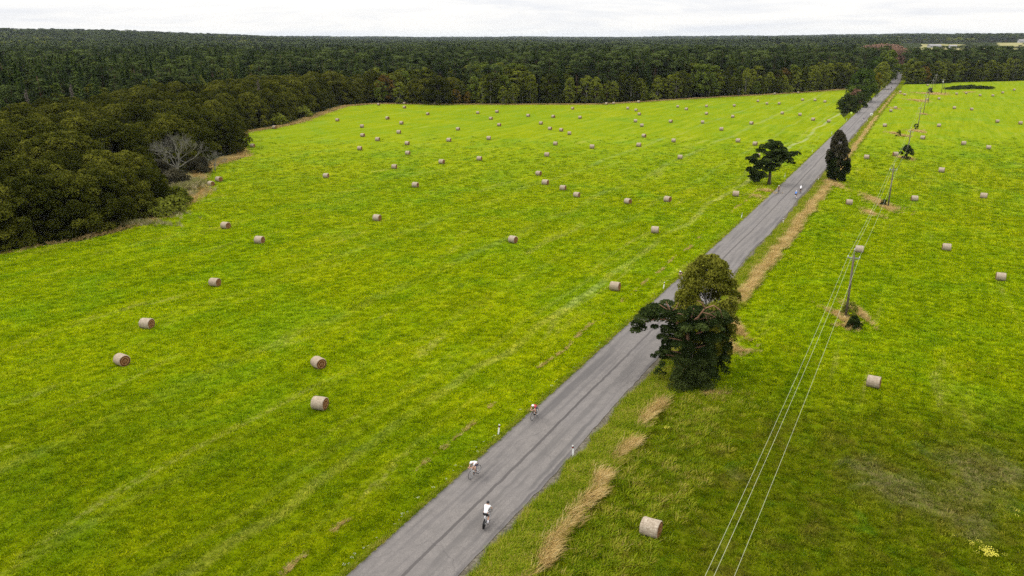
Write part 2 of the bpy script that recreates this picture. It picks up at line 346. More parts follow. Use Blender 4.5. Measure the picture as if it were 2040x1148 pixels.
def mat_bale_side():
    m, t = newmat('bale_net_side'); tco = N(t, 'ShaderNodeTexCoord'); oi = N(t, 'ShaderNodeObjectInfo')
    o = tco.outputs['Object']
    n1 = noise(t, mapping(t, o, (1, 3, 3)), 4, 6, .75); n2 = noise(t, mapping(t, o, (9, 1, 1)), 2.2, 4, .6); n3 = noise(t, o, 30, 3, .8)
    v = math_(t, 'ADD', math_(t, 'ADD', math_(t, 'MULTIPLY', n1, .5), math_(t, 'MULTIPLY', n2, .25)), math_(t, 'MULTIPLY', n3, .25))
    c = ramp(t, v, [(.36, (.11, .08, .05)), (.48, (.28, .225, .165)), (.60, (.47, .41, .325))])
    c = mixc(t, math_(t, 'MULTIPLY', oi.outputs['Random'], .45), c, (.27, .20, .135))
    finish(t, c, .85, bump=v, bstr=.8, bdist=.06, spec=.2); return m
def mat_bale_end():
    m, t = newmat('bale_spiral_end'); tco = N(t, 'ShaderNodeTexCoord'); o = tco.outputs['Object']
    d = N(t, 'ShaderNodeVectorMath', operation='LENGTH'); L(t, mapping(t, o, (0, 1, 1)), d.inputs[0])
    n1 = noise(t, o, 6, 5, .7); rr = math_(t, 'ADD', math_(t, 'MULTIPLY', d.outputs[1], 26), math_(t, 'MULTIPLY', n1, 9))
    ring = math_(t, 'MULTIPLY', math_(t, 'ADD', math_(t, 'SINE', rr), 1), .5)
    v = math_(t, 'ADD', math_(t, 'MULTIPLY', ring, .3), math_(t, 'MULTIPLY', n1, .7))
    finish(t, ramp(t, v, [(.3, (.04, .014, .005)), (.5, (.14, .058, .018)), (.72, (.34, .20, .09))]), .95, bump=v, bstr=.9, bdist=.08, spec=.1); return m
M_BSIDE = mat_bale_side(); M_BEND = mat_bale_end()
M_WHITE = flat_mat('white_plastic', (.78, .78, .76)); M_BLACK = flat_mat('black_rubber', (.012, .012, .013)); M_METAL = flat_mat('grey_metal', (.32, .32, .33), .4, .5, .6)
M_WIRE = flat_mat('pale_conductor', (.42, .44, .30), .6); M_SKIN = flat_mat('skin', (.50, .29, .20)); M_CER = flat_mat('insulator_ceramic', (.55, .56, .55), .3, .5)
M_JW = flat_mat('white_jersey', (.80, .80, .84)); M_NAVY = flat_mat('navy_lycra', (.02, .025, .06)); M_RED = flat_mat('red_lycra', (.42, .02, .04))
M_BLUE = flat_mat('blue_lycra', (.07, .20, .55)); M_BLK = flat_mat('black_lycra', (.014, .014, .018)); M_REDL = flat_mat('red_lens', (.5, .02, .02), .3)
M_SILV = flat_mat('silver_frame', (.6, .6, .62), .35, .5, .3); M_HAIR = flat_mat('brown_hair', (.06, .04, .03)); M_YGR = flat_mat('yellow_green_reflective', (.55, .72, .12))
M_ROOF = flat_mat('grey_roof', (.25, .24, .24)); M_WALL = flat_mat('cream_wall', (.65, .60, .48)); M_PALE = flat_mat('pale_wall', (.42, .42, .40)); M_GLASS = flat_mat('dark_glass', (.03, .035, .04), .2, .6)

# ------------------------------------------------------------------ terrain
def sstep(a, b, x):
    t = np.clip((x - a) / (b - a), 0, 1); return t * t * (3 - 2 * t)
def hill(x, y):
    x = np.asarray(x, float); y = np.asarray(y, float); r = np.hypot(x, y); az = np.degrees(np.arctan2(x, y))
    a = sstep(-9, -29, az) * 40 + sstep(6, 30, az) * 20
    z = a * sstep(900, 3600, r)
    b = 17 + 3.0 * np.sin(az * .55 + 1) + 1.8 * np.sin(az * 1.3) + 5 * sstep(6, 24, az)
    z = z + (b * .9) * sstep(3400, 8200, r)
    q = np.hypot(x - 300, y + 200); z = z + (3.4 * np.sin(q * .0088 + az * .11) + 2.2 * np.sin(q * .0041 + az * .21 + 1) + 1.2 * np.sin(x * .011 + 2)) * sstep(800, 1700, r) * (1 - .5 * sstep(5000, 9000, r))
    return z
def ground_mesh():
    rs = np.concatenate([np.linspace(0, 900, 10)[1:], np.geomspace(1000, 22000, 42)]); th = np.radians(np.arange(0, 360, 2.5))
    V = [(0, 0, 0)]; Fc = []
    nT = len(th)
    for r in rs:
        for a in th: V.append((r * math.sin(a), r * math.cos(a), 0))
    V = np.array(V); V[:, 2] = hill(V[:, 0], V[:, 1]) - .03
    for k in range(nT): Fc.append([0, 1 + (k + 1) % nT, 1 + k])
    for i in range(len(rs) - 1):
        for k in range(nT):
            a, b = 1 + i * nT + k, 1 + i * nT + (k + 1) % nT; Fc.append([a, b, b + nT, a + nT])
    return mesh('ground', V, Fc, smooth=True)
tag(link('ground', ground_mesh(), None, M_FOREST), kind='structure')

def poly_sheet(name, pts, z, mat, sub=None):
    bm = bmesh.new(); vs = [bm.verts.new((p[0], p[1], z)) for p in pts]
    f = bm.faces.new(vs); bmesh.ops.triangulate(bm, faces=[f], ngon_method='EAR_CLIP'); bm.normal_update()
    for f in bm.faces:
        if f.normal.z < 0: f.normal_flip()
    me = bpy.data.meshes.new(name); bm.to_mesh(me); bm.free(); return link(name, me, None, mat)
rg = np.random.default_rng(5)
def rough_line(pts, step=3.0, amp=.5, seed=1, grow=.004):
    """subdivide a polyline and wobble it so edges are never ruler-straight"""
    r_ = np.random.default_rng(seed); o = []
    for a, b in zip(pts[:-1], pts[1:]):
        a = np.array(a[:2]); b = np.array(b[:2]); d = np.linalg.norm(b - a); n = max(1, int(d / step))
        if n > 60: n = 60
        t = (b - a) / max(d, 1e-6); nn = np.array((-t[1], t[0]))
        for i in range(n):
            p = a + (b - a) * i / n; q = amp * (1 + grow * np.hypot(*p)) * r_.normal() * .5
            o.append(tuple(p + nn * q))
    o.append(tuple(pts[-1][:2])); return o

RL = [(-35.6, -7.0)] + [tuple(at(*p)[:2]) for p in [(682.6, 1146), (905.9, 951.8), (1047, 829.4), (1324, 577), (1481.6, 433.7), (1558.6, 363.4), (1624, 302), (1700, 229), (1742, 192.7), (1758.8, 179), (1779, 158), (1785, 146)]]
RR = [(-28.2, -7.0)] + [tuple(at(*p)[:2]) for p in [(916.5, 1146), (1092, 959.5), (1215, 824.5), (1459, 549), (1556, 443), (1638, 345), (1727.5, 238.8), (1763, 196), (1780.4, 179), (1793, 160), (1799, 147)]]
def resample(pts, n):
    P_ = np.array(pts, float); d = np.r_[0, np.cumsum(np.hypot(*np.diff(P_, axis=0).T))]; s = np.linspace(0, 1, n) ** 1.6 * d[-1]
    return np.c_[np.interp(s, d, P_[:, 0]), np.interp(s, d, P_[:, 1])]
def smoothed(a, k=3):
    b = a.copy()
    for _ in range(k): b[1:-1] = (b[:-2] + 2 * b[1:-1] + b[2:]) / 4
    return b
cl = (resample(RL, 90) + resample(RR, 90)) / 2; cl = smoothed(cl, 8)
# extend straight backwards behind the photographer and gently left through the wood
d0 = (cl[0] - cl[1]) / np.linalg.norm(cl[0] - cl[1]); cl = np.vstack([cl[0] + d0 * 60, cl])
d1 = (cl[-1] - cl[-4]) / np.linalg.norm(cl[-1] - cl[-4]); ext = []
p = cl[-1].copy()
for k in range(24):
    a = R(2.2) if k < 14 else 0; d1 = np.array((d1[0] * math.cos(a) - d1[1] * math.sin(a), d1[0] * math.sin(a) + d1[1] * math.cos(a))); p = p + d1 * 16; ext.append(p.copy())
cl = np.vstack([cl, ext])
s_len = np.r_[0, np.cumsum(np.hypot(*np.diff(cl, axis=0).T))]
def cl_normal():
    t = np.gradient(cl, axis=0); t /= np.linalg.norm(t, axis=1)[:, None]; return np.c_[t[:, 1], -t[:, 0]]   # to the right of travel
CN = cl_normal()
HW = 3.12
def strip(name, o0, o1, z, mat, i0=0, i1=None, wob=(0, 0), seed=1, uv=False, z1=None):
    i1 = i1 or len(cl); C = cl[i0:i1]; Nn = CN[i0:i1]; S = s_len[i0:i1]
    # refine
    s = np.arange(S[0], S[-1], .9 if wob != (0, 0) else 2.0); r_ = np.random.default_rng(seed)
    cx = np.interp(s, S, C[:, 0]); cy = np.interp(s, S, C[:, 1]); nx = np.interp(s, S, Nn[:, 0]); ny = np.interp(s, S, Nn[:, 1])
    def jit(a):
        if a == 0: return np.zeros(len(s))
        j = r_.normal(size=len(s)); k = r_.normal(size=len(s) // 9 + 3)
        return a * (.35 * j + 1.0 * np.interp(np.arange(len(s)) / 9, np.arange(len(k)), k))
    f0 = o0(s) if callable(o0) else o0; f1 = o1(s) if callable(o1) else o1
    a = f0 + jit(wob[0]); b = f1 + jit(wob[1]); V = np.zeros((2 * len(s), 3))
    V[0::2, 0] = cx + nx * a; V[0::2, 1] = cy + ny * a; V[1::2, 0] = cx + nx * b; V[1::2, 1] = cy + ny * b
    V[0::2, 2] = z; V[1::2, 2] = z if z1 is None else z1
    Fc = [[2 * i, 2 * i + 1, 2 * i + 3, 2 * i + 2] for i in range(len(s) - 1)]
    me = mesh(name, V, Fc)
    if uv:
        ul = me.uv_layers.new(name='UVMap'); uvv = np.zeros((len(V), 2)); uvv[0::2, 0] = f0; uvv[1::2, 0] = f1; uvv[0::2, 1] = s; uvv[1::2, 1] = s
        li = np.array([l.vertex_index for l in me.loops]); ul.data.foreach_set('uv', uvv[li].ravel().astype(np.float32))
    return link(name, me, None, mat)
# base verge under the road, then the shoulder, then the asphalt
tag(strip('verge', -6.0, 7.0, .004, M_VERGE, wob=(.15, .2), seed=3), kind='structure')
tag(strip('gravel_shoulder', HW - .1, HW + .85, .010, M_GRAVEL, wob=(0, .16), seed=7), kind='structure')
tag(strip('road', -HW, HW, .05, M_ROAD, wob=(.03, .10), seed=8, uv=True), kind='structure')

# meadows
def w2(px, py): p = at(px, py); return (p.x, p.y)
LEFT_EDGE = [(-150, 58)] + [w2(*p) for p in [(-160, 530), (0, 506), (80, 494), (150, 480), (250, 457), (330, 432), (380, 403), (412, 382), (402, 366), (404, 347), (428, 330), (470, 318), (492, 311), (486, 300), (470, 288), (468, 272), (500, 262), (545, 256), (598, 245), (640, 229), (690, 212), (750, 207.5), (870, 208.5), (1020, 209), (1200, 208.5), (1320, 201), (1450, 193), (1550, 188), (1640, 182), (1690, 178)]]
LEFT_IN = [w2(*p) for p in [(1700, 180), (1688, 200), (1674, 226)]]
def off_pt(i, o): return tuple(cl[i] + CN[i] * o)
idx_right_of = lambda ymin, ymax: [i for i in range(len(cl)) if ymin <= cl[i][1] <= ymax]
left_road_side = [off_pt(i, -2.9) for i in reversed(idx_right_of(-60, 322))]
LEFT_POLY = rough_line(LEFT_EDGE, 3.5, .7, 2) + LEFT_IN + rough_line(left_road_side, 3, .01, 5) + [(-150, -60)]
RIGHT_TOP = [w2(*p) for p in [(1803, 168), (1840, 168), (1872, 167), (1900, 164.5), (1960, 163), (2040, 161), (2150, 158), (2300, 156)]]
right_road_side = [off_pt(i, 6.6) for i in idx_right_of(-60, 575)]
RIGHT_POLY = right_road_side + rough_line(RIGHT_TOP, 5, .8, 4) + [(560, 500), (300, 60), (150, -60)]
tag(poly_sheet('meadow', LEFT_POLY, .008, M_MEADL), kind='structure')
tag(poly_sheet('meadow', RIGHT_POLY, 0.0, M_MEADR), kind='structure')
NOTCH = rough_line([w2(*p) for p in [(282, 452), (330, 433.5), (381, 404.5), (413, 383), (403, 366), (405, 347), (429, 330), (470, 318.5), (492, 311), (480, 302), (440, 312), (400, 330), (372, 345), (352, 366), (340, 392), (318, 418), (282, 446)]], 2, .5, 31)
tag(poly_sheet('dry_bank', NOTCH, .006, M_TAN), kind='structure')
# pale stubble fields far beyond the wood on the right
def far_field(a0, a1, r0_, r1_):
    V = []; n_, m_ = 9, 12
    for i in range(n_):
        for j in range(m_):
            a_ = a0 + (a1 - a0) * j / (m_ - 1) + .08 * math.sin(i * 2.1 + a0); r_ = r0_ + (r1_ - r0_) * i / (n_ - 1) + 14 * math.sin(j * 1.3 + r0_); x, y = azr(a_, r_); V.append((x, y, float(hill(x, y)) + 1.2))
    me = mesh('stubble_field', V, [[i * m_ + j, i * m_ + j + 1, (i + 1) * m_ + j + 1, (i + 1) * m_ + j] for i in range(n_ - 1) for j in range(m_ - 1)]); tag(link('stubble_field', me, None, M_FARF), kind='structure')
def azr(az, r): return (r * math.sin(R(az)), r * math.cos(R(az)))
CLEAR = (24.8, 34.5, 1500, 3000)
for (a0, a1, r0_, r1_) in ((25.9, 27.6, 1420, 1900), (26.2, 28.6, 2050, 2500), (27.9, 29.6, 1500, 1850), (29.4, 31.3, 1700, 2200), (31.5, 33.6, 1500, 1950), (30.2, 33.2, 2350, 2700)):
    far_field(a0, a1, r0_, r1_)


# ------------------------------------------------------------------ scatter (uncountable ground cover and far wood)
def scatter_group(name, sources):
    """GN: instance one of the sources on every vertex (attributes: idx, scl, rot)"""
    ng = bpy.data.node_groups.new(name, 'GeometryNodeTree')
    ng.interface.new_socket('Geometry', in_out='INPUT', socket_type='NodeSocketGeometry'); ng.interface.new_socket('Geometry', in_out='OUTPUT', socket_type='NodeSocketGeometry')
    gi = N(ng, 'NodeGroupInput'); go = N(ng, 'NodeGroupOutput'); iop = N(ng, 'GeometryNodeInstanceOnPoints')
    g2i = N(ng, 'GeometryNodeGeometryToInstance')
    for srcs in reversed(sources):          # multi-input order is last-linked-first
        outs = []
        for s_ in srcs:
            oi = N(ng, 'GeometryNodeObjectInfo'); oi.transform_space = 'ORIGINAL'; oi.inputs['Object'].default_value = s_; oi.inputs['As Instance'].default_value = False; outs.append(oi.outputs['Geometry'])
        if len(outs) > 1:
            j = N(ng, 'GeometryNodeJoinGeometry')
            for o_ in outs: L(ng, o_, j.inputs[0])
            outs = [j.outputs[0]]
        L(ng, outs[0], g2i.inputs[0])
    def attr(n, dt):
        a = N(ng, 'GeometryNodeInputNamedAttribute'); a.data_type = dt; a.inputs[0].default_value = n; return a.outputs[0]
    L(ng, gi.outputs[0], iop.inputs['Points']); L(ng, g2i.outputs[0], iop.inputs['Instance']); iop.inputs['Pick Instance'].default_value = True
    L(ng, attr('idx', 'INT'), iop.inputs['Instance Index']); L(ng, attr('scl', 'FLOAT_VECTOR'), iop.inputs['Scale'])
    L(ng, attr('rot', 'FLOAT_VECTOR'), iop.inputs['Rotation']); L(ng, iop.outputs[0], go.inputs[0])
    return ng
def scatter(name, P_, idx, scl, rot, sources, label, cat):
    n = len(P_); me = bpy.data.meshes.new(name); me.vertices.add(n); me.vertices.foreach_set('co', np.asarray(P_, np.float32).ravel())
    a = me.attributes.new('idx', 'INT', 'POINT'); a.data.foreach_set('value', np.asarray(idx, np.int32))
    scl = np.asarray(scl, np.float32); scl = np.repeat(scl[:, None], 3, 1) if scl.ndim == 1 else scl
    a = me.attributes.new('scl', 'FLOAT_VECTOR', 'POINT'); a.data.foreach_set('vector', scl.ravel())
    rt = np.zeros((n, 3), np.float32)
    if np.ndim(rot) == 1: rt[:, 2] = rot
    else: rt = np.asarray(rot, np.float32)
    a = me.attributes.new('rot', 'FLOAT_VECTOR', 'POINT'); a.data.foreach_set('vector', rt.ravel())
    o = link(name, me); md = o.modifiers.new('scatter', 'NODES'); md.node_group = scatter_group(name, sources)
    return tag(o, label, cat, kind='stuff')
def unlinked(name, me, mat):
    me.materials.clear(); me.materials.append(mat); return bpy.data.objects.new(name, me)
def tuft_mesh(seed, n=16, h=.16, rad=.2, wid=.03, lean=.5, bias=(0, 0), seg=2):
    r_ = np.random.default_rng(seed); V = []; Fc = []; T = []
    for k in range(n):
        a = r_.uniform(0, 6.28); q = rad * math.sqrt(r_.uniform()); bx, by = q * math.cos(a), q * math.sin(a); hh = h * r_.uniform(.55, 1.15); a2 = r_.uniform(0, 6.28)
        lx, ly = lean * hh * math.cos(a) + bias[0] * hh + r_.normal() * .2 * hh, lean * hh * math.sin(a) + bias[1] * hh + r_.normal() * .2 * hh
        wx, wy = wid * math.cos(a2) / 2, wid * math.sin(a2) / 2; b = len(V); tt = r_.uniform()
        for s in range(seg + 1):
            f = s / seg; ww = 1 - .75 * f; cx, cy, cz = bx + lx * f * f, by + ly * f * f, hh * (f - .15 * f * f)
            V += [(cx - wx * ww, cy - wy * ww, cz), (cx + wx * ww, cy + wy * ww, cz)]
        for s in range(seg): Fc.append([b + 2 * s, b + 2 * s + 1, b + 2 * s + 3, b + 2 * s + 2]); T.append(tt)
    return mesh('tuft', V, Fc, T)
def inpoly(X, Y, poly):
    P_ = np.array(poly); x0, y0 = P_[:, 0], P_[:, 1]; x1, y1 = np.roll(x0, -1), np.roll(y0, -1); c = np.zeros(X.shape, bool)
    for a, b, d, e in zip(x0, y0, x1, y1):
        if b == e: continue
        k = ((b > Y) != (e > Y)) & (X < (d - a) * (Y - b) / (e - b) + a); c ^= k
    return c
def edgedist(X, Y, line):
    P_ = np.array(line); dm = np.full(X.shape, 1e9)
    for a, b in zip(P_[:-1], P_[1:]):
        d = b - a; l2 = max(d @ d, 1e-9); t = np.clip(((X - a[0]) * d[0] + (Y - a[1]) * d[1]) / l2, 0, 1)
        dm = np.minimum(dm, np.hypot(X - a[0] - t * d[0], Y - a[1] - t * d[1]))
    return dm
def road_off(X, Y):
    """signed offset from the road centre line (right positive)"""
    best = np.full(X.shape, 1e9); off = np.zeros(X.shape)
    for i in range(0, len(cl) - 1):
        a = cl[i]; b = cl[i + 1]; d = b - a; l2 = d @ d; t = np.clip(((X - a[0]) * d[0] + (Y - a[1]) * d[1]) / l2, 0, 1)
        dx = X - a[0] - t * d[0]; dy = Y - a[1] - t * d[1]; q = np.hypot(dx, dy); k = q < best
        off = np.where(k, (dx * d[1] - dy * d[0]) / math.sqrt(l2), off); best = np.where(k, q, best)
    return off
def visible(X, Y, Z=0, m=60):
    c, s = math.cos(PITCH), math.sin(PITCH); zz = Z - H; dep = Y * c - zz * s; up = Y * s + zz * c
    with np.errstate(all='ignore'): u = CX + F * X / dep; v = CY - F * up / dep
    return (dep > 1) & (u > -m) & (u < 2040 + m) & (v < 1148 + m) & (v > -200)

if True:
    tl = [unlinked('tuft', tuft_mesh(s, 18, .13, .24, .035, .7), M_BLADL) for s in (1, 2, 3)]
    tr = [unlinked('tuft', tuft_mesh(s, 18, .16, .24, .035, .7), M_BLADR) for s in (4, 5, 6)]
    X = rg.uniform(-180, 180, 1700000); Y = rg.uniform(30, 290, 1700000)
    keep = visible(X, Y) & (rg.uniform(size=X.size) < 1.0 * np.exp(-(Y - 40) / 75) * (1 - sstep(150, 290, Y))); X, Y = X[keep], Y[keep]
    off = road_off(X, Y); okl = (off < -3.2) & inpoly(X, Y, LEFT_POLY); okr = (off > 6.8) & inpoly(X, Y, RIGHT_POLY)
    for nm, ok, src, lb in (('meadow_grass', okl, tl, 'bright green mown grass covering the meadow left of the road'), ('meadow_grass', okr, tr, 'darker weedy grass covering the meadow right of the road')):
        n = int(ok.sum()); p = np.c_[X[ok], Y[ok], np.zeros(n)]
        scatter(nm, p, rg.integers(0, 3, n), rg.uniform(.6, 1.5, n) * (1 + .006 * (Y[ok] - 40)), rg.uniform(0, 6.28, n), [[s] for s in src], lb, 'grass')
    # verge growth
    vg = [unlinked('tuft', tuft_mesh(s, 22, .34, .22, .035, .5, (.15, -.1), 3), M_VERGE_BL) for s in (11, 12, 13)]
    def along(n, s0, s1, fall=90):
        s = s0 + rg.exponential(fall, n * 2); s = s[s < s1][:n]; return s
    def place(s, o):
        cx = np.interp(s, s_len, cl[:, 0]); cy = np.interp(s, s_len, cl[:, 1]); nx = np.interp(s, s_len, CN[:, 0]); ny = np.interp(s, s_len, CN[:, 1]); return cx + nx * o, cy + ny * o
    S0 = 60 + 40
    s = along(46000, S0, 700, 120); side = rg.uniform(size=len(s)) < .10
    gapn = np.interp(s, np.arange(0, 900, 2.5), rg.uniform(-.22, .3, 360))
    xt = (rg.uniform(size=len(s)) < .12) & (s < S0 + 52); gapn = gapn + np.where(xt, rg.uniform(1.5, 5.5, len(s)), 0)
    o = np.where(side, -(HW + .02 + .35 * rg.uniform(size=len(s)) ** 1.3), HW + .55 + gapn * 1.4 + 3.4 * rg.uniform(size=len(s)) ** .9)
    x, y = place(s, o); k = visible(x, y); x, y, side, o_ = x[k], y[k], side[k], o[k]
    o_ = np.where(~side & (rg.uniform(size=len(x)) < .06), o_, o_); sc_ = np.where(side, .62, 1.0) * rg.uniform(.6, 1.35, len(x)) * np.where(~side & (o_ > HW + 1.2), 1.25, 1)
    scatter('verge_grass', np.c_[x, y, np.zeros(len(x))], rg.integers(0, 3, len(x)), sc_, rg.uniform(-.6, .6, len(x)), [[v] for v in vg], 'long green grass growing along both edges of the road', 'grass')
    # dry standing grass right of the road
    dg = [unlinked('tuft', tuft_mesh(s, 22, .75, .22, .035, .35, (.55, -.15), 4), M_TAN_BL) for s in (21, 22, 23)]
    Xs = []; Ys = []; Sc = []
    def clump_mod(s, seed, thr):
        r_ = np.random.default_rng(seed); k = r_.uniform(size=600); q = np.interp(s / 2.1, np.arange(600), k) * .7 + .3 * np.interp(s / .55, np.arange(2400), r_.uniform(size=2400)); return r_.uniform(size=len(s)) < np.clip((q - thr) * 2.6, 0, 1) ** 1.3
    s = along(42000, S0, 610, 130)
    ty = place(s, 6.0)[1]
    wid = np.interp(ty, [40, 62, 70, 78, 92, 180, 200, 330, 345, 420, 600], [.45, .5, .42, 0, .7, .85, .45, .45, 0, .35, .2])
    o = np.interp(s, np.arange(0, 900, 3), rg.uniform(-.45, .45, 300)) + np.interp(ty, [40, 66, 75, 90, 180, 330], [7.1, 6.6, 6.2, 6.3, 6.2, 5.8]) + wid * rg.normal(size=len(s)) * .55
    k = (wid > .05) & (rg.uniform(size=len(s)) < np.interp(ty, [80, 100, 200, 400], [.17, .9, .9, .8])) & ((ty > 95) | clump_mod(s, 4, .26)); x, y = place(s[k], o[k]); Xs.append(x); Ys.append(y); Sc.append(rg.uniform(.35, 1.3, len(x)) * np.where(y > 85, .8, 1))
    # thin dry line on the left, where the mower turned
    s = along(7000, S0, 300, 110); o = -6.6 + rg.normal(size=len(s)) * .14 + np.interp(s, np.arange(0, 900, 7), rg.uniform(-.45, .45, 129)); k = clump_mod(s, 9, .50)
    x, y = place(s[k], o[k]); Xs.append(x); Ys.append(y); Sc.append(rg.uniform(.22, .42, len(x)))
    # round the foot of the road side pines, field margins, pole bases
    def blob(px, py, rx, ry, n, sc0, sc1):
        c = at(px, py); a = rg.uniform(0, 6.28, n); q = np.abs(rg.normal(size=n)) * .42 * (1 + .45 * np.sin(a * 3 + px) + .25 * np.sin(a * 7 + py)) + .12; Xs.append(c.x + rx * q * np.cos(a)); Ys.append(c.y + ry * q * np.sin(a)); Sc.append(rg.uniform(sc0, sc1, n))
    BLOBS = [(1672, 632, .8, 3.0, 260, .4, .8), (1710, 625, .65, 4.2, 260, .4, .8), (1690, 652, 1.3, 1.3, 200, .3, .7), (1745, 402, 2.0, 9, 600, .4, .8), (1732, 425, 1.5, 5, 320, .3, .7), (1768, 416, 1.5, 4, 320, .4, .8),
             (1804, 316, 2.0, 4.5, 320, .4, .8), (1780, 266, 2.0, 5, 240, .4, .8), (1800, 271, 2.4, 4, 260, .4, .8), (1828, 262, 3, 6, 300, .5, .8), (1830, 201, 4.2, 12, 620, .5, 1), (1860, 187, 9, 12, 1300, .5, 1.1), (1840, 228, 1.6, 4, 130, .5, .9), (1930, 184, 6, 3, 200, .5, .9),
             (1525, 380, 2.2, 3, 320, .3, .6), (1508, 392, 1.8, 4, 260, .3, .5), (1665, 370, 1.8, 5, 380, .4, .9), (1455, 690, 1.2, 3.6, 260, .3, .6), (1462, 652, .8, 4.5, 380, .4, .9), (1478, 700, 1.6, .8, 140, .3, .5), (1420, 785, 2.0, .6, 110, .3, .6), (1795, 187, 3, 18, 200, .4, .8), (1780, 216, 2, 12, 140, .4, .8)]
    for b in BLOBS: blob(*b)
    # dry rim along the wood edge
    ed = np.array(rough_line(LEFT_EDGE[1:], 1.2, .4, 9)); n = 26000; i = rg.integers(0, len(ed), n); wdt = np.where(ed[i, 1] < 260, 1.3, 3.2)
    x = ed[i, 0] + rg.normal(size=n) * .8 + wdt * rg.uniform(-.9, .1, n) * np.where(ed[i, 0] < 0, 1, .2); y = ed[i, 1] + rg.normal(size=n) * .8 + np.where(ed[i, 1] > 330, rg.uniform(0, 3.5, n), 0)
    k = rg.uniform(size=n) < np.interp(y, [120, 140, 170, 400, 600], [.25, .5, 1, 1, 1]); Xs.append(x[k]); Ys.append(y[k]); Sc.append(rg.uniform(.3, .8, int(k.sum())))
    x = np.concatenate(Xs); y = np.concatenate(Ys); sc_ = np.concatenate(Sc); k = visible(x, y); x, y, sc_ = x[k], y[k], sc_[k]
    scatter('dry_grass', np.c_[x, y, np.zeros(len(x))], rg.integers(0, 3, len(x)), sc_, rg.uniform(-.7, .7, len(x)), [[v] for v in dg], 'golden dry grass standing along the ditch, margins and pole feet', 'dry grass')
    # reeds in the notch of the left wood edge
    rd = [unlinked('tuft', tuft_mesh(s, 20, 1.3, .4, .08, .25, (.1, 0), 3), M_REED_BL) for s in (31, 32)]
    Xs, Ys, Sc = [], [], []
    for b in ((372, 374, 3.2, 8, 700, .8, 1.4), (352, 392, 3.5, 6, 420, .5, .9), (300, 428, 9, 2.6, 500, .4, .8), (255, 446, 9, 2.2, 420, .4, .7)): blob(*b)
    x = np.concatenate(Xs); y = np.concatenate(Ys); scatter('reeds', np.c_[x, y, np.zeros(len(x))], rg.integers(0, 2, len(x)), np.concatenate(Sc), rg.uniform(0, 6.28, len(x)), [[v] for v in rd], 'pale plumed reeds in the notch of the left wood edge', 'reeds')
    # flowers
    fm = MB()
    for k in range(7): fm.ball((rg.normal() * .16, rg.normal() * .16, .16 + rg.uniform(0, .1)), (.045, .045, .02), 6, 3)
    fy = unlinked('flower', fm.me('flower'), M_FLOWER); Xs, Ys, Sc = [], [], []
    for b in ((1958, 1098, .85, .55, 14, .45, .85), (1935, 1085, .5, .5, 6, .4, .7), (1975, 1108, .8, .4, 14, .5, 1.0), (1973, 978, .8, .4, 3, .3, .6), (2010, 975, 1.8, .4, 5, .3, .5), (1905, 1070, 1.2, .5, 6, .3, .6), (2030, 1020, 1.2, 1.5, 8, .3, .6), (1327, 855, .3, .3, 5, .6, 1.0)): blob(*b)
    x = np.concatenate(Xs); y = np.concatenate(Ys); scatter('yellow_flowers', np.c_[x, y, np.zeros(len(x))], np.zeros(len(x)), np.concatenate(Sc), rg.uniform(0, 6.28, len(x)), [[fy]], 'yellow flower heads in the weedy corner of the right meadow', 'flowers')
    fw = unlinked('flower', fm.me('flower'), M_WFLOWER); s = along(90, S0, 190, 60); sd_ = rg.uniform(size=len(s)) < .6; x, y = place(s, np.where(sd_, -(HW + .5 + rg.uniform(0, .5, len(s))), HW + .9 + rg.uniform(0, 1, len(s))))
    scatter('white_flowers', np.c_[x, y, np.zeros(len(x))], np.zeros(len(x)), rg.uniform(.25, .5, len(x)), rg.uniform(0, 6.28, len(x)), [[fw]], 'tiny white flowers dotted along the road verges', 'flowers')

# ------------------------------------------------------------------ trees
def quads(C, Nv, size, r_, asp=.62):
    """leaf-sized diamond faces at C facing Nv"""
    n = len(C); Nv = Nv / np.maximum(np.linalg.norm(Nv, axis=1), 1e-6)[:, None]
    A = r_.normal(size=(n, 3)); U = np.cross(Nv, A); U /= np.maximum(np.linalg.norm(U, axis=1), 1e-6)[:, None]; W = np.cross(Nv, U)
    s = (size * r_.uniform(.6, 1.35, n))[:, None]
    V = np.stack([C + U * s, C + W * s * asp, C - U * s, C - W * s * asp], 1).reshape(-1, 3); return V, np.arange(n * 4).reshape(-1, 4)
def crown_from_blobs(name, blobs, per, leaf, seed, up=.35, rnd=.7, inner=.55, asp=.62, tintvar=.5, under=.0):
    """blobs: rows (x,y,z,rx,ry,rz). leaves on and inside each blob shell"""
    r_ = np.random.default_rng(seed); B = np.asarray(blobs, float); Vs = []; Ts = []
    vol = (B[:, 3] * B[:, 4] * B[:, 5]) ** (2 / 3); vol = vol / vol.mean()
    for b, v_ in zip(B, vol):
        n = max(6, int(per * v_)); D = r_.normal(size=(n, 3)); D[:, 2] += up; D /= np.linalg.norm(D, axis=1)[:, None]
        D[:, 2] = np.where(D[:, 2] < under - .55, -D[:, 2], D[:, 2])
        rr = r_.uniform(inner, 1.06, n) ** .6; C = b[:3] + D * rr[:, None] * b[3:6]
        Nv = D + r_.normal(size=(n, 3)) * rnd + np.array([0, 0, .35]); V, _ = quads(C, Nv, np.full(n, leaf), r_, asp); Vs.append(V)
        Ts.append(np.clip(.5 + (r_.uniform() - .5) * tintvar + r_.normal(size=n) * .14, 0, 1))
    V = np.concatenate(Vs); return mesh(name, V, np.arange(len(V)).reshape(-1, 4), np.concatenate(Ts))
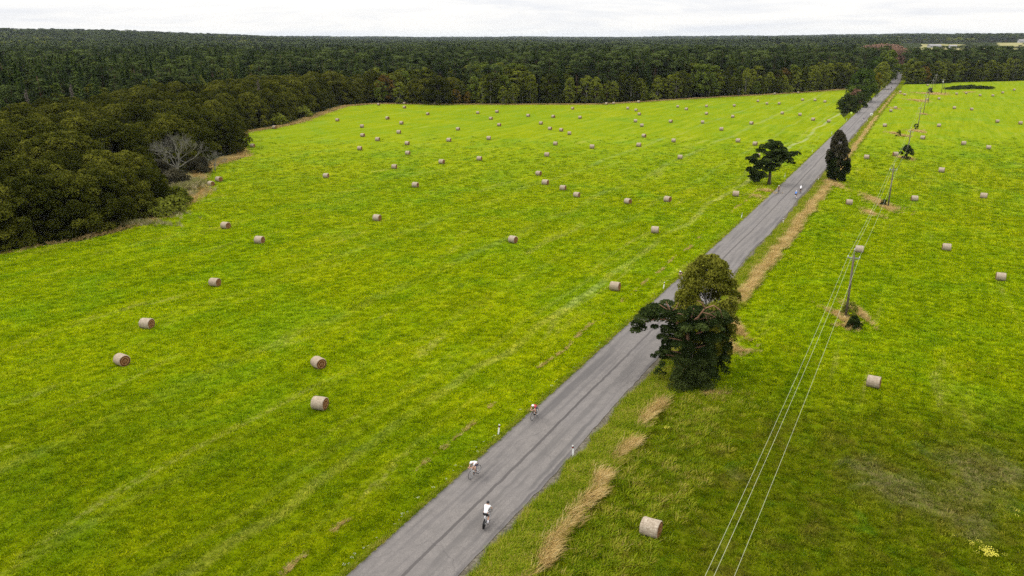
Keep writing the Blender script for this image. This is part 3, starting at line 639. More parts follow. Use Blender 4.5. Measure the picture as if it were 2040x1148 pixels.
def trunk_mesh(name, h, r0, limbs, seed, lean=(0, 0), n=8, top=.25):
    r_ = random.Random(seed); mb = MB(); pts = []; K = 7
    for k in range(K + 1):
        f = k / K; pts.append((lean[0] * f * f + r_.gauss(0, .012) * h * f, lean[1] * f * f + r_.gauss(0, .012) * h * f, -.15 + (h + .15) * f))
    mb.tube(pts, [r0 * (1.25 if k == 0 else 1 - (1 - top) * k / K) for k in range(K + 1)], n)
    for (tx, ty, tz, zf, rr) in limbs:
        i = min(K, max(1, int(zf * K))); p = Vector(pts[i]); q = Vector((tx, ty, tz)); m = p.lerp(q, .5) + Vector((r_.gauss(0, .15), r_.gauss(0, .15), .12 * (q - p).length * r_.uniform(-.4, 1)))
        mb.tube([p, p.lerp(m, .6), m, q], [rr, rr * .85, rr * .6, rr * .25], 5)
    return mb.me(name, True)
def decid_blobs(r_, h, rad, z0, n, shape='oval', br=.28):
    out_ = []
    for k in range(n):
        f = r_.random() ** .85; z = z0 + (h - z0) * f
        if shape == 'oval': R_ = rad * math.sin(math.pi * min(1, .12 + .86 * f)) ** .62
        elif shape == 'dome': R_ = rad * math.sqrt(max(0.02, 1 - f ** 2.1))
        elif shape == 'drop': R_ = rad * (math.sin(math.pi * min(1, f * .92 + .06) ** .75)) ** .8
        else: R_ = rad * (1 - f) ** .75
        a = r_.uniform(0, 6.283); q = R_ * math.sqrt(r_.uniform(.25, 1.0)); b = br * rad * r_.uniform(.7, 1.25)
        out_.append((q * math.cos(a), q * math.sin(a), max(b * .6, z - b * .6), b, b, b * r_.uniform(.7, 1.0)))
    return out_
def limbs_from(blobs, r_, n, rr): 
    bl = r_.sample(list(blobs), min(n, len(blobs))); zmax = max(b[2] for b in blobs)
    return [(b[0] * .9, b[1] * .9, b[2], max(.15, min(.9, b[2] / zmax * .7)), rr) for b in bl]

PROTO = {}    # key -> (crown mesh, trunk mesh, crown material, bark material, height)
def add_proto(k, crown, trunk, cm, bm_, h): crown.materials.clear(); crown.materials.append(cm); trunk.materials.clear(); trunk.materials.append(bm_); PROTO[k] = (crown, trunk, cm, bm_, h)
pr = random.Random(11)
for i in range(3):      # broad willow / alder mounds, 10 m
    bl = decid_blobs(pr, 10, 5.2, .5, 130, 'dome', .19)
    add_proto('willow%d' % i, crown_from_blobs('crown', bl, 190, .155, 40 + i, up=.5, tintvar=.55), trunk_mesh('trunk', 7, .22, limbs_from(bl, pr, 12, .09), i), M_WILLOW, M_BARK, 10)
for i in range(2):      # tall oval birch / aspen, 13 m
    bl = decid_blobs(pr, 13, 3.1, 1.2, 80, 'oval', .23)
    add_proto('birch%d' % i, crown_from_blobs('crown', bl, 95, .22, 50 + i, tintvar=.6), trunk_mesh('trunk', 11, .15, limbs_from(bl, pr, 10, .06), 9 + i), M_BIRCH, M_BBARK if i else M_BARK, 13)
bl = decid_blobs(pr, 14, 3.8, 2.0, 46, 'oval', .30)
add_proto('aspen', crown_from_blobs('crown', bl, 60, .36, 60, tintvar=.6), trunk_mesh('trunk', 12, .17, limbs_from(bl, pr, 10, .06), 19), M_ASPEN, M_BARK, 14)
bl = decid_blobs(pr, 12, 3.6, 1.5, 42, 'oval', .30)
add_proto('autumn', crown_from_blobs('crown', bl, 60, .34, 61, tintvar=.6), trunk_mesh('trunk', 10, .16, limbs_from(bl, pr, 10, .06), 29), M_AUTUMN, M_BARK, 12)
for i in range(3):      # forest pine, 20 m, irregular crown on a bare red trunk
    bl = []
    for k in range(24):
        f = pr.uniform(0, 1); z = 8.5 + 11 * f; R_ = 3.1 * (1 - .62 * f) * math.sqrt(pr.uniform(.1, 1)); a = pr.uniform(0, 6.28); b = pr.uniform(.85, 1.6)
        bl.append((R_ * math.cos(a), R_ * math.sin(a), z, b * 1.15, b * 1.15, b * .6))
    add_proto('pine%d' % i, crown_from_blobs('crown', bl, 110, .26, 70 + i, up=.6, tintvar=.8, asp=.5), trunk_mesh('trunk', 19, .21, limbs_from(bl, pr, 9, .07), 39 + i), M_PINE, M_PBARK, 20)
def spruce_crown(seed, h=20, rad=2.7, z0=1.2, leaf=.34):
    r_ = np.random.default_rng(seed); C = []; Nn = []; T = []; z = z0
    while z < h - .3:
        f = (z - z0) / (h - z0); R_ = rad * (1 - f) ** .85 * r_.uniform(.8, 1.12) + .12; nb = max(4, int(13 * (1 - f) + 4)); a0 = r_.uniform(0, 6.28)
        for k in range(nb):
            a = a0 + 6.283 * k / nb + r_.normal() * .15; rb = R_ * r_.uniform(.75, 1.1); tt = np.clip(.5 + r_.normal() * .2, 0, 1); m = max(3, int(rb / .20))
            for j in range(m):
                q = rb * (j + .6) / m; sp_ = .20 * q + .1
                C.append((q * math.cos(a) + r_.normal() * sp_ * .6, q * math.sin(a) + r_.normal() * sp_ * .6, z - .34 * q + .09 * q * q / max(rb, .1) + r_.normal() * .1)); Nn.append((math.cos(a) * .7 + r_.normal() * .4, math.sin(a) * .7 + r_.normal() * .4, .8)); T.append(tt + .35 * (j / m - .5))
        z += .52 * (1 - .35 * f)
    C = np.array(C); V, Fc = quads(C, np.array(Nn), np.full(len(C), leaf), r_, .55); return mesh('crown', V, Fc, np.clip(T, 0, 1))
for i in range(2): add_proto('spruce%d' % i, spruce_crown(80 + i, 20, 2.5 + .5 * i), trunk_mesh('trunk', 19.5, .2, [], 49 + i, top=.1), M_SPRUCE, M_BARK, 20)
def bare_crown(seed, h, rad, z0, n, leaf=.3):
    r_ = random.Random(seed); bl = decid_blobs(r_, h, rad, z0, n, 'oval', .26); return crown_from_blobs('crown', bl, 80, leaf, seed, asp=.22, tintvar=.5), bl
c_, bl = bare_crown(90, 15, 3.4, 3, 44, .5); add_proto('bare', c_, trunk_mesh('trunk', 13, .15, limbs_from(bl, pr, 16, .05), 59), M_BARE, M_BARK, 15)
c_ = spruce_crown(92, 16, 1.5, 1.5, .22); add_proto('deadspruce', c_, trunk_mesh('trunk', 15.8, .16, [], 60, top=.1), M_DEADTW, M_BARK, 16)
bl = decid_blobs(pr, 3.2, 2.1, .1, 24, 'dome', .34); add_proto('shrub', crown_from_blobs('crown', bl, 70, .22, 93, up=.5), trunk_mesh('trunk', 1.6, .07, limbs_from(bl, pr, 6, .03), 61), M_BIRCH, M_BARK, 3.2)
# low-detail forms of the crowns for the far canopy
for k, src in (('farpine', 'pine0'), ('farspruce', 'spruce0'), ('farbirch', 'birch0'), ('faraspen', 'aspen'), ('farbare', 'bare')):
    h_ = PROTO[src][4]; rr_ = random.Random(5)
    if k == 'farspruce': cm_ = spruce_crown(101, 20, 2.6, 4, .8)
    else:
        bl = [(b[0], b[1], b[2], b[3], b[4], b[5]) for b in decid_blobs(rr_, h_, 3.2, 5, 16, 'oval' if 'pine' not in k else 'dome', .36)]
        cm_ = crown_from_blobs('crown', bl, 22, .62, 103, tintvar=.8)
    add_proto(k, cm_, trunk_mesh('trunk', h_ * .8, .25, [], 5, n=4), PROTO[src][2], PROTO[src][3], h_)

KIND = {'willow': ('willow_tree', 'willow tree'), 'birch': ('birch_tree', 'birch tree'), 'aspen': ('aspen_tree', 'aspen tree'), 'autumn': ('autumn_tree', 'tree'), 'pine': ('pine_tree', 'pine tree'), 'spruce': ('spruce_tree', 'spruce tree'), 'bare': ('bare_tree', 'bare tree'), 'deadspruce': ('dead_spruce', 'dead tree'), 'shrub': ('shrub', 'shrub')}
LOOK = {'willow': 'broad olive willow mound', 'birch': 'oval green birch', 'aspen': 'pale yellow-green aspen', 'autumn': 'orange-brown autumn tree', 'pine': 'dark clumpy pine', 'spruce': 'dark pointed spruce', 'bare': 'leafless reddish-brown tree', 'deadspruce': 'dead brown spruce', 'shrub': 'low green shrub'}
def plant(key, x, y, s, rz, z=0.0, sxy=1.0, label=None, group=None):
    kd = key.rstrip('0123456789'); nm, cat = KIND[kd]; crown, trunk, cm, bm_, h = PROTO[key]
    t = empty(nm, (x, y, z), rz); t.scale = (s * sxy, s * sxy, s); part('crown', crown, t); part('trunk', trunk, t)
    if label: tag(t, label, cat, group)
    return t, kd, cat

# ---- where the wood stands
def in_field(X, Y): return inpoly(X, Y, LEFT_POLY) | inpoly(X, Y, RIGHT_POLY)
rg = np.random.default_rng(77)
g = 5.5; gx, gy = np.meshgrid(np.arange(-720, 800, g), np.arange(60, 1010, g)); gx = gx + rg.uniform(-.45, .45, gx.shape) * g; gy = gy + rg.uniform(-.45, .45, gy.shape) * g
X = gx.ravel(); Y = gy.ravel(); r_ = np.hypot(X, Y); az = np.degrees(np.arctan2(X, Y)); k = (r_ < 950) & (np.abs(az) < 40) & (Y > 62); X, Y = X[k], Y[k]
pad = edgedist(X, Y, LEFT_EDGE + LEFT_IN); padr = edgedist(X, Y, [tuple(p) for p in RIGHT_TOP]); ro = road_off(X, Y)
k = ~in_field(X, Y) & (np.abs(ro) > 9.0) & (np.minimum(pad, padr) > 1.2)
# the corridor between the left meadow and the road holds only the road side trees placed by hand below
k &= ~((ro > -22) & (ro < 12) & (Y < 640) & (X > 20))
k &= ~((X > 20) & (Y < 300))
X, Y, ro = X[k], Y[k], ro[k]; de = np.minimum(pad, padr)[k]; az = np.degrees(np.arctan2(X, Y)); r_ = np.hypot(X, Y)
def vnoise(x, y, s, seed):
    q = np.random.default_rng(seed).uniform(size=(64, 64)); u = x / s; v = y / s; i = np.floor(u).astype(int); j = np.floor(v).astype(int); fu = u - i; fv = v - j
    fu = fu * fu * (3 - 2 * fu); fv = fv * fv * (3 - 2 * fv); G_ = lambda a, b: q[a % 64, b % 64]
    return (G_(i, j) * (1 - fu) + G_(i + 1, j) * fu) * (1 - fv) + (G_(i, j + 1) * (1 - fu) + G_(i + 1, j + 1) * fu) * fv
wz = np.interp(az, [-40, -17, -9, 0, 40], [62, 58, 26, 13, 10]); n1 = vnoise(X, Y, 60, 1); n2 = vnoise(X, Y, 28, 2); u1 = rg.uniform(size=len(X))
kind = np.full(len(X), 'pine0', dtype='<U12')
pk = np.array(['pine0', 'pine1', 'pine2']); sk = np.array(['spruce0', 'spruce1']); wk = np.array(['willow0', 'willow1', 'willow2']); bk = np.array(['birch0', 'birch1'])
ri = rg.integers(0, 6, len(X))
kind = pk[ri % 3].astype('<U12')
spz = np.where(az < -4, .50, .22) + (n1 - .5) * .9; spz = np.where((de < wz + 22) & (az < -14), .6, spz); m = u1 < spz; kind[m] = sk[ri[m] % 2]
m = (n2 > .62) | (u1 > .86); kind[m] = bk[ri[m] % 2]
m = (n2 > .72) & (n1 > .45) & (u1 > .3); kind[m] = 'aspen'
m = u1 > .994; kind[m] = 'autumn'
edge = de < wz * (.75 + .5 * n2)
kind[edge] = bk[ri[edge] % 2]
dtree = at(352, 362); clr0 = (az < -9.5) & (de < 9.5); ddir = dtree.xy.normalized(); da = X * ddir.x + Y * ddir.y - dtree.length; dc = X * ddir.y - Y * ddir.x; clr = (da > -26) & (da < 5) & (dc > -7.5) & (dc < 9); clr |= clr0
m = edge & (u1 < .025); kind[m] = 'autumn'; m = edge & (u1 > .06) & (u1 < .12); kind[m] = 'aspen'
willow = edge & (az < -9.5) | (edge & (az < -3) & (u1 > .45)); kind[willow] = wk[ri[willow] % 3]
# thin the broad willows; they need more room
keep = ~clr & ~(np.char.startswith(kind, 'willow') & (rg.uniform(size=len(X)) > .50))
keep &= ~(np.char.startswith(kind, 'birch') & (rg.uniform(size=len(X)) > .85))
# brown leafless stand behind the far end of the road, and the yellow-green aspen group
def zone(px0, px1, d0, d1): a0 = math.degrees(math.atan((px0 - CX) / 1665)); a1 = math.degrees(math.atan((px1 - CX) / 1665)); return (az > a0) & (az < a1) & (r_ > d0) & (r_ < d1)
m = zone(1745, 1812, 780, 960) & (u1 < .8) & (r_ > 800 + 90 * n2); kind[m] = 'bare'
m = zone(1392, 1478, 432, 475) & (u1 > .25); kind[m] = 'aspen'
hz_ = np.where(np.char.startswith(kind, 'willow'), 9.2, np.where(np.char.startswith(kind, 'birch'), 12.6, np.where((kind == 'aspen') | (kind == 'autumn'), 13.0, np.where(kind == 'bare', 18.5, 20.0))))
hz_ = hz_ * (1 + .42 * (rg.uniform(size=len(X)) - .5)) * (1 + .25 * (n1 - .5))
hz_ = np.where((kind == 'aspen') & zone(1392, 1478, 432, 475), 17.5, hz_)
hz_ = np.where(edge & (de < 4), hz_ * np.interp(u1, [0, 1], [.55, 1.0]), hz_)
hz_ = np.where(edge & (az > 20), hz_ * 1.15, hz_)
hz_ = np.where(np.char.startswith(kind, 'willow'), np.interp(r_, [125, 160, 210, 320], [9.8, 10.8, 12.8, 13.6]) * rg.uniform(.72, 1.15, len(X)), hz_)
base_h = np.array([PROTO[k_][4] for k_ in kind]); S_ = hz_ / base_h; decid_in = ~edge & (np.char.startswith(kind, 'birch') | (kind == 'aspen')); pinek = np.char.startswith(kind, 'pine')
X, Y, kind, S_, de, hz_, az, r_, decid_in, pinek = [a[keep] for a in (X, Y, kind, S_, de, hz_, az, r_, decid_in, pinek)]
Z = hill(X, Y); rot = rg.uniform(0, 6.28, len(X)); WS = rg.uniform(.8, 1.35, len(X)); WS = WS * np.where(decid_in, 1.3, 1) * np.where(pinek, 1.2, 1); S_ = S_ * np.where(decid_in, 1.15, 1)
# the front of the left thicket, crown by crown: near mound, the mound round the dead tree, the far flank
FRONT = [(-60, 500, 10, 1.1), (0, 489, 10, 1.1), (70, 477, 10.5, 1.1), (140, 463, 10.5, 1.1), (203, 449, 9.8, 1.05), (258, 434, 9.0, 1.0), (300, 415, 8.0, .95), (-30, 462, 11.5, 1.1), (60, 446, 12, 1.1), (140, 431, 12, 1.15), (212, 416, 11.3, 1.1), (262, 400, 10, 1.0), (286, 386, 8.5, .9),
         (448, 306, 10.5, .95), (462, 294, 11.5, .9), (415, 303, 12.2, 1.1), (372, 306, 12.5, 1.1), (330, 315, 12, 1.1), (296, 328, 11, 1.05), (430, 284, 13, 1.1), (385, 285, 13.5, 1.15), (340, 290, 13, 1.1), (455, 272, 12, .9),
         (484, 258, 10, .9), (507, 250, 12, 1), (536, 245, 13, 1), (568, 239, 13, 1), (594, 231, 13.5, 1), (618, 222, 13.5, 1), (643, 213, 13, 1), (668, 206, 12, 1), (690, 202, 12.5, 1), (715, 199, 13, 1)]
fq = [at(a_, b_) for a_, b_, _, _ in FRONT]; nf = len(FRONT); ap = lambda A, B: np.concatenate([A, B])
X = ap(X, [q_.x for q_ in fq]); Y = ap(Y, [q_.y for q_ in fq]); kind = ap(kind, np.array([('willow%d' % (q_ % 3)) for q_ in range(nf)])); S_ = ap(S_, [f_[2] / 10 for f_ in FRONT]); WS = ap(WS, [f_[3] * min(1.1, 10 / f_[2] + .12) for f_ in FRONT])
hz_ = ap(hz_, [f_[2] for f_ in FRONT]); Z = ap(Z, np.zeros(nf)); rot = ap(rot, rg.uniform(0, 6.28, nf)); az = np.degrees(np.arctan2(X, Y)); r_ = np.hypot(X, Y)
# how much of every tree the photograph can show: march outwards per view direction
order = np.argsort(r_); score = np.zeros(len(X)); bins = np.full(2600, -9.0)
cw = np.where(np.char.startswith(kind, 'willow'), 5.0, 2.9) * S_ * WS
for i in order:
    b = (az[i] + 45) / 90 * 2600; hw = math.degrees(cw[i] / r_[i]) / 90 * 2600; b0, b1 = int(max(0, b - hw)), int(min(2599, b + hw)) + 1
    if b1 <= b0 or abs(az[i]) > 34: continue
    top = (Z[i] + hz_[i] - H) / r_[i]; bot = (Z[i] - H) / r_[i]; seg = bins[b0:b1]; vis = np.clip(top - np.maximum(seg, bot), 0, None); score[i] = vis.mean() * cw[i] / r_[i]
    np.maximum(seg, top - .10 * hz_[i] / r_[i], out=seg)
NTREE = 285
top_i = np.argsort(-score)[:NTREE]; sel = np.zeros(len(X), bool); sel[top_i] = True
seen = {}
_W = 'zero one two three four five six seven eight nine ten eleven twelve thirteen fourteen fifteen sixteen seventeen eighteen nineteen'.split()
_T = 'x x twenty thirty forty fifty sixty seventy eighty ninety'.split()
def words_(n): return _W[n] if n < 20 else ('one hundred' if n >= 100 else _T[n // 10] + ('-' + _W[n % 10] if n % 10 else ''))
def place_words(px, py, look, lim=16):
    a = max(1, min(199, round(px / 10.2))); b = max(0, min(200, round(py / 5.74)))
    w2_ = lambda k: words_(k // 2) + (' and a half' if k % 2 else '')
    cands = ['%s, %s percent across, %s percent down' % (look, words_(round(a / 2)), words_(round(b / 2)))] + ['%s, %s percent across, %s percent down' % (look, w2_(p_), w2_(q_)) for (p_, q_) in ((a, b & ~1), (a & ~1, b), (a, b), (a + 1, b), (a, b + 1), (a + 1, b + 1), (a - 1 if a else 1, b))]
    for c in cands:
        if c not in seen and len(c.replace('-', ' ').split()) <= lim: break
    else:
        for c in cands:
            if c not in seen: break
    seen[c] = 1; return c
def tree_label(look, x, y, zc):
    px, py = proj(x, y, zc); return place_words(px, py, look)
for i in sorted(top_i, key=lambda q: r_[q]):
    kd = kind[i].rstrip('0123456789'); plant(kind[i], X[i], Y[i], S_[i], rot[i], float(Z[i]), WS[i], tree_label(LOOK[kd], X[i], Y[i], Z[i] + hz_[i] * .7), 'trees of the wood around the meadows')
# all the rest of the wood, near part at full detail
keys = ['willow0', 'willow1', 'willow2', 'birch0', 'birch1', 'aspen', 'autumn', 'pine0', 'pine1', 'pine2', 'spruce0', 'spruce1', 'bare', 'farpine', 'farspruce', 'farbirch', 'faraspen', 'farbare']
kidx = {k_: i for i, k_ in enumerate(keys)}
rest = ~sel
Pn = np.c_[X, Y, Z][rest]; In = np.array([kidx[k_] for k_ in kind[rest]]); Sn = np.c_[S_ * WS, S_ * WS, S_][rest]; Rn = rot[rest]
# far canopy: cell size grows with distance
fx, fy, fs = [], [], []
r0 = 950.0
while r0 < 13500:
    sp = max(5.6, r0 / 165) ; n = int(R(84) * r0 / sp); a = np.linspace(-42, 42, n) + rg.uniform(-.5, .5, n) * 84 / n; rr = r0 + rg.uniform(-.5, .5, n) * sp * 1.2
    fx.append(rr * np.sin(np.radians(a))); fy.append(rr * np.cos(np.radians(a))); fs.append(np.full(n, sp)); r0 += sp * (1 if r0 < 2200 else 1.5)
fx = np.concatenate(fx); fy = np.concatenate(fy); fs = np.concatenate(fs); fa = np.degrees(np.arctan2(fx, fy)); fr = np.hypot(fx, fy)
lr = np.log(fr) * 46 + 400; fa2 = fa + 60; n1 = .55 * vnoise(fa2 * 1.0, lr, 2.1, 3) + .45 * vnoise(fx + 9000, fy, 120, 6); n2 = vnoise(fa2, lr, 5.5, 4); u = rg.uniform(size=len(fx))
clear = ((fa > CLEAR[0]) & (fa < 33.8) & (fr > 1250) & (fr < 2950)) & ~((n1 > .66) & (fr < 2700))
k = ~clear; fx, fy, fs, fa, fr, n1, n2, u = [a[k] for a in (fx, fy, fs, fa, fr, n1, n2, u)]
fi = np.where(u < .5 + (n2 - .5), kidx['farpine'], kidx['farspruce']); fi = np.where((n1 > .56) & (u > .2) | (u > .86), kidx['farbirch'], fi); fi = np.where((n1 > .66) & (u > .35), kidx['faraspen'], fi)
dome = np.clip(1 - ((fa - 24.0) / 1.75) ** 2, 0, 1) ** .5; isb = (fr < 1000 + 330 * dome) & (dome > 0) & (rg.uniform(size=len(fx)) < .9); fi = np.where(isb, kidx['farbare'], fi)
fh = np.where(fi == kidx['farbirch'], 1.15, 1.0) * rg.uniform(.8, 1.1, len(fx)) * np.where(n1 > .7, .85, 1.0) * .93
young = (fa > CLEAR[0]) & (fa < 34.2) & (fr < 1320); fh = np.where(young & (fr > 985), fh * .45, fh); fh = np.where((fa > CLEAR[0]) & (fa < 33.8) & (fr > 1320) & (fr < 2950), fh * .4, fh)
fh = np.where(isb, rg.uniform(1.05, 1.35, len(fx)) * (.55 + .5 * dome), fh)
fsc = np.c_[fs / 5.0, fs / 5.0, fh]
Pa = np.vstack([Pn, np.c_[fx, fy, hill(fx, fy)]]); print('wood instances', len(Pa), 'near', len(Pn))
scatter('distant_wood', Pa, np.concatenate([In, fi]), np.vstack([Sn, fsc]), np.concatenate([Rn, rg.uniform(0, 6.28, len(fx))]),
        [[unlinked('c', PROTO[k_][0], PROTO[k_][2]), unlinked('t', PROTO[k_][1], PROTO[k_][3])] for k_ in keys], 'dense mixed wood of pine, spruce and birch reaching to the horizon', 'wood')

# ---- single trees along the road
def blobs_env(r_, fn, n): return [fn(r_) for _ in range(n)]
def custom_tree(nm, px, py, crown, cm, trunk, bm_, label, cat, rz=0.0, extra=(), group=None):
    p = at(px, py); t = empty(nm, p, rz); part('crown', crown, t, cm); part('trunk', trunk, t, bm_)
    for (n_, me_, mt_) in extra: part(n_, me_, t, mt_)
    return tag(t, label, cat, group)
cr_ = random.Random(3)
# leaning pine beside the road: dense dark body, one long arm over the asphalt
bl = []
for k in range(92):
    z = .5 + 6.3 * cr_.random(); f = z / 6.8; w0 = -2.2 + .6 * f * f; w1 = 2.7 - .8 * f; x = cr_.uniform(w0, w1); y = cr_.uniform(-1.9, 1.9) * (1 - .3 * f); b = cr_.uniform(.36, .66); bl.append((x, y, z, b * 1.15, b * 1.1, b * .7))
for k in range(34):
    z = .6 + 6.0 * cr_.random(); sd__ = cr_.choice([-1, 1]); e_ = (-2.6 + .12 * z if sd__ < 0 else 3.2 - .16 * z) + sd__ * cr_.uniform(.1, .75); bl.append((e_, cr_.uniform(-1, 1), z, .34, .3, .2))
for (x, y, z, b) in 2 * [(-1.4, 0, 6.9, .8), (-2.2, .2, 6.7, .7), (-3.0, -.1, 7.2, .95), (-3.7, .2, 7.5, .8), (-4.4, 0, 7.2, .75), (-4.9, -.1, 6.6, .7), (-5.3, .1, 6.0, .6), (-5.5, 0, 5.4, .45), (-4.8, .3, 5.5, .4), (-3.4, .3, 6.5, .6), (-2.6, .5, 7.9, .6), (-4.1, .5, 6.7, .6), (-2.9, -.5, 5.9, .35), (-3.8, -.4, 5.9, .35),
                     (-2.9, 0, 4.7, .5), (-2.5, .1, 5.3, .5), (-3.1, -.2, 3.1, .42), (-3.7, -.1, 2.8, .3), (-2.6, 0, 3.4, .5), (-2.4, .2, 4.1, .5), (2.9, .2, 6.4, .7), (2.4, 0, 7.0, .7), (.2, .3, 7.2, .8), (1.2, .2, 7.0, .7)]: bl.append((x, y, z, b * 1.2, b * 1.1, b * .62))
crown = crown_from_blobs('crown', bl, 210, .12, 201, up=.45, tintvar=.95, asp=.42, rnd=.8)
mb = MB()
mb.tube([(.2, 0, -.2), (.1, 0, 1.5), (-.3, 0, 3.2), (-.5, .1, 5.0), (-.3, 0, 6.4), (-.1, 0, 7.6)], [.34, .28, .24, .2, .15, .06])
mb.tube([(-.5, 0, 5.0), (-1.3, -.1, 5.9), (-2.1, -.2, 6.6), (-2.5, -.4, 7.6), (-2.9, -.6, 8.5)], [.17, .15, .13, .09, .03], 6)
mb.tube([(-2.1, -.2, 6.5), (-3.0, -.2, 6.6), (-4.0, -.1, 6.5), (-5.0, 0, 6.1), (-5.5, 0, 5.4)], [.12, .1, .08, .06, .03], 6)
mb.tube([(-2.45, -.4, 7.5), (-3.1, -.6, 7.9), (-3.5, -.6, 8.2)], [.06, .05, .02], 5); mb.tube([(-2.4, -.3, 7.3), (-1.9, -.5, 7.8), (-1.7, -.4, 8.3)], [.06, .04, .02], 5); mb.tube([(-2.2, -.3, 7.0), (-1.6, -.6, 7.3), (-1.2, -.7, 7.2)], [.05, .04, .02], 5)
mb.tube([(-.3, 0, 6.2), (.1, -.9, 7.0), (.6, -1.2, 8.0), (1.4, -1.2, 8.3), (2.0, -1.3, 7.9), (2.3, -1.3, 7.1)], [.11, .09, .075, .065, .045, .02], 6)
mb.tube([(.6, -1.2, 8.0), (.3, -1.3, 8.6), (-.2, -1.2, 8.8)], [.08, .06, .02], 5); mb.tube([(.4, -1.1, 7.6), (1.1, -1.4, 7.5), (1.6, -1.5, 7.2)], [.05, .04, .02], 5)
for k in range(16):
    a = Vector((.5 + cr_.uniform(-.6, 1.4), -1.1, 7.0 + cr_.uniform(-.3, .5))); mb.tube([a, a + Vector((cr_.uniform(-.5, .7), cr_.uniform(-.4, .2), cr_.uniform(-.5, .5)))], [.025, .008], 4)
for (x, z) in ((-2.9, 4.7), (-3.3, 3.0), (-2.6, 3.4), (1.8, 4), (2.4, 2.4), (-1.6, 1.6), (1.2, 5.4), (-1.5, 2.6)): mb.tube([(-.3, 0, z - .6), (x * .6, -.2, z - .1), (x, 0, z)], [.08, .06, .02], 5)
pine1 = custom_tree('pine_tree', 1374, 762, crown, M_PINE, mb.me('trunk', True), M_OBARK, 'crooked dark pine reaching one orange-barked arm over the road', 'pine tree')
# low evergreen filling the foot of the clump
bl = [(cr_.uniform(-1.9, 1.9), cr_.uniform(-1.0, 1.0), .2 + 3.4 * cr_.random() ** 1.2, .6, .6, .45) for _ in range(60)]
custom_tree('spruce_tree', 1375, 772, crown_from_blobs('crown', bl, 170, .10, 203, up=.3, tintvar=.8, asp=.4), M_DARK, trunk_mesh('trunk', 3.4, .09, [], 71), M_BARK, 'dense low blackish evergreen filling the foot of the crooked pine', 'spruce tree')
bl = []
for k in range(60):
    z = .6 + 5.6 * cr_.random(); bl.append((cr_.uniform(-1.25, 1.25) * (1 - .3 * z / 8), cr_.uniform(-1.2, 1.2), z, .6, .6, .6))
custom_tree('alder_tree', 1418, 742, crown_from_blobs('crown', bl, 190, .12, 205, up=.3, tintvar=.6), M_DARK, trunk_mesh('trunk', 6.5, .12, limbs_from(bl, cr_, 8, .04), 73), M_BARK, 'dark upright evergreen pressed against the right side of the crooked pine', 'evergreen tree')
# birch standing just behind
bl = decid_blobs(cr_, 11.8, 3.2, 2.0, 215, 'oval', .205)
custom_tree('birch_tree', 1398, 735, crown_from_blobs('crown', bl, 230, .12, 207, up=.2, tintvar=.75, rnd=.9), mat_leaf('olive_birch_leaves', (.035, .04, .003), (.115, .12, .012), (.25, .245, .035)), trunk_mesh('trunk', 10.5, .17, limbs_from(bl, cr_, 16, .05), 75), M_BBARK, 'leafy olive birch rising just behind the crooked roadside pine', 'birch tree')
# spreading pine on the left verge
bl = []
for (x, z, rx, rz) in [(-4.6, 5.6, 1.2, .5), (-5.3, 5.9, .7, .35), (-3.9, 5.0, 1.2, .6), (-3.6, 6.3, 1.1, .5), (-4.4, 3.4, 1.1, .5), (-4.9, 3.2, .6, .3), (-3.4, 2.6, 1.4, .7), (-4.1, 1.7, 1.1, .5), (-3.0, 1.4, 1.3, .6), (-2.4, 2.4, 1.4, .8), (-1.6, 1.9, 1.0, .6), (-2.9, 3.9, 1.4, .7), (-2.0, 4.8, 1.5, .8), (-1.2, 5.6, 1.5, .8),
                       (-.6, 6.9, 1.4, .7), (-2.4, 7.3, 1.2, .5), (-1.8, 8.3, 1.1, .5), (-.8, 8.9, 1.3, .55), (.2, 9.3, 1.2, .5), (1.2, 8.9, 1.3, .55), (.4, 7.9, 1.6, .7), (1.9, 7.9, 1.4, .6), (2.7, 7.3, 1.3, .55), (3.5, 6.9, 1.2, .5), (4.4, 6.6, 1.1, .45), (5.2, 6.8, .9, .35), (5.8, 7.0, .5, .25), (4.3, 5.7, 1.0, .45), (4.7, 4.9, .7, .35),
                       (3.0, 6.2, 1.3, .55), (1.6, 6.7, 1.4, .6), (.6, 5.9, 1.3, .7), (1.5, 5.1, 1.1, .5), (.9, 4.2, 1.0, .5), (-.3, 4.3, 1.3, .7), (-.9, 3.3, 1.1, .6), (-3.2, .9, 1.2, .4), (.6, 3.4, .6, .3), (2.4, 5.6, .8, .35)]:
    for q in range(7): bl.append((x + cr_.uniform(-.6, .6), cr_.uniform(-2.2, 2.2) * max(.3, 1 - abs(x) / 8), z + cr_.uniform(-.25, .25), rx * .62, rx * .62, rz * .66))
bl = [(b[0] * .97, b[1], b[2] * 1.02, b[3], b[4], b[5]) for b in bl]
custom_tree('pine_tree', 1532, 368, crown_from_blobs('crown', bl, 120, .20, 211, up=.7, tintvar=.9, asp=.45), M_PINE, trunk_mesh('trunk', 7.4, .42, [(b[0] * .9, b[1], b[2], .3 + .05 * b[2], .09) for b in bl[::9]], 77), M_BARK, 'wide spreading dark pine on the left verge beside a hay bale', 'pine tree')
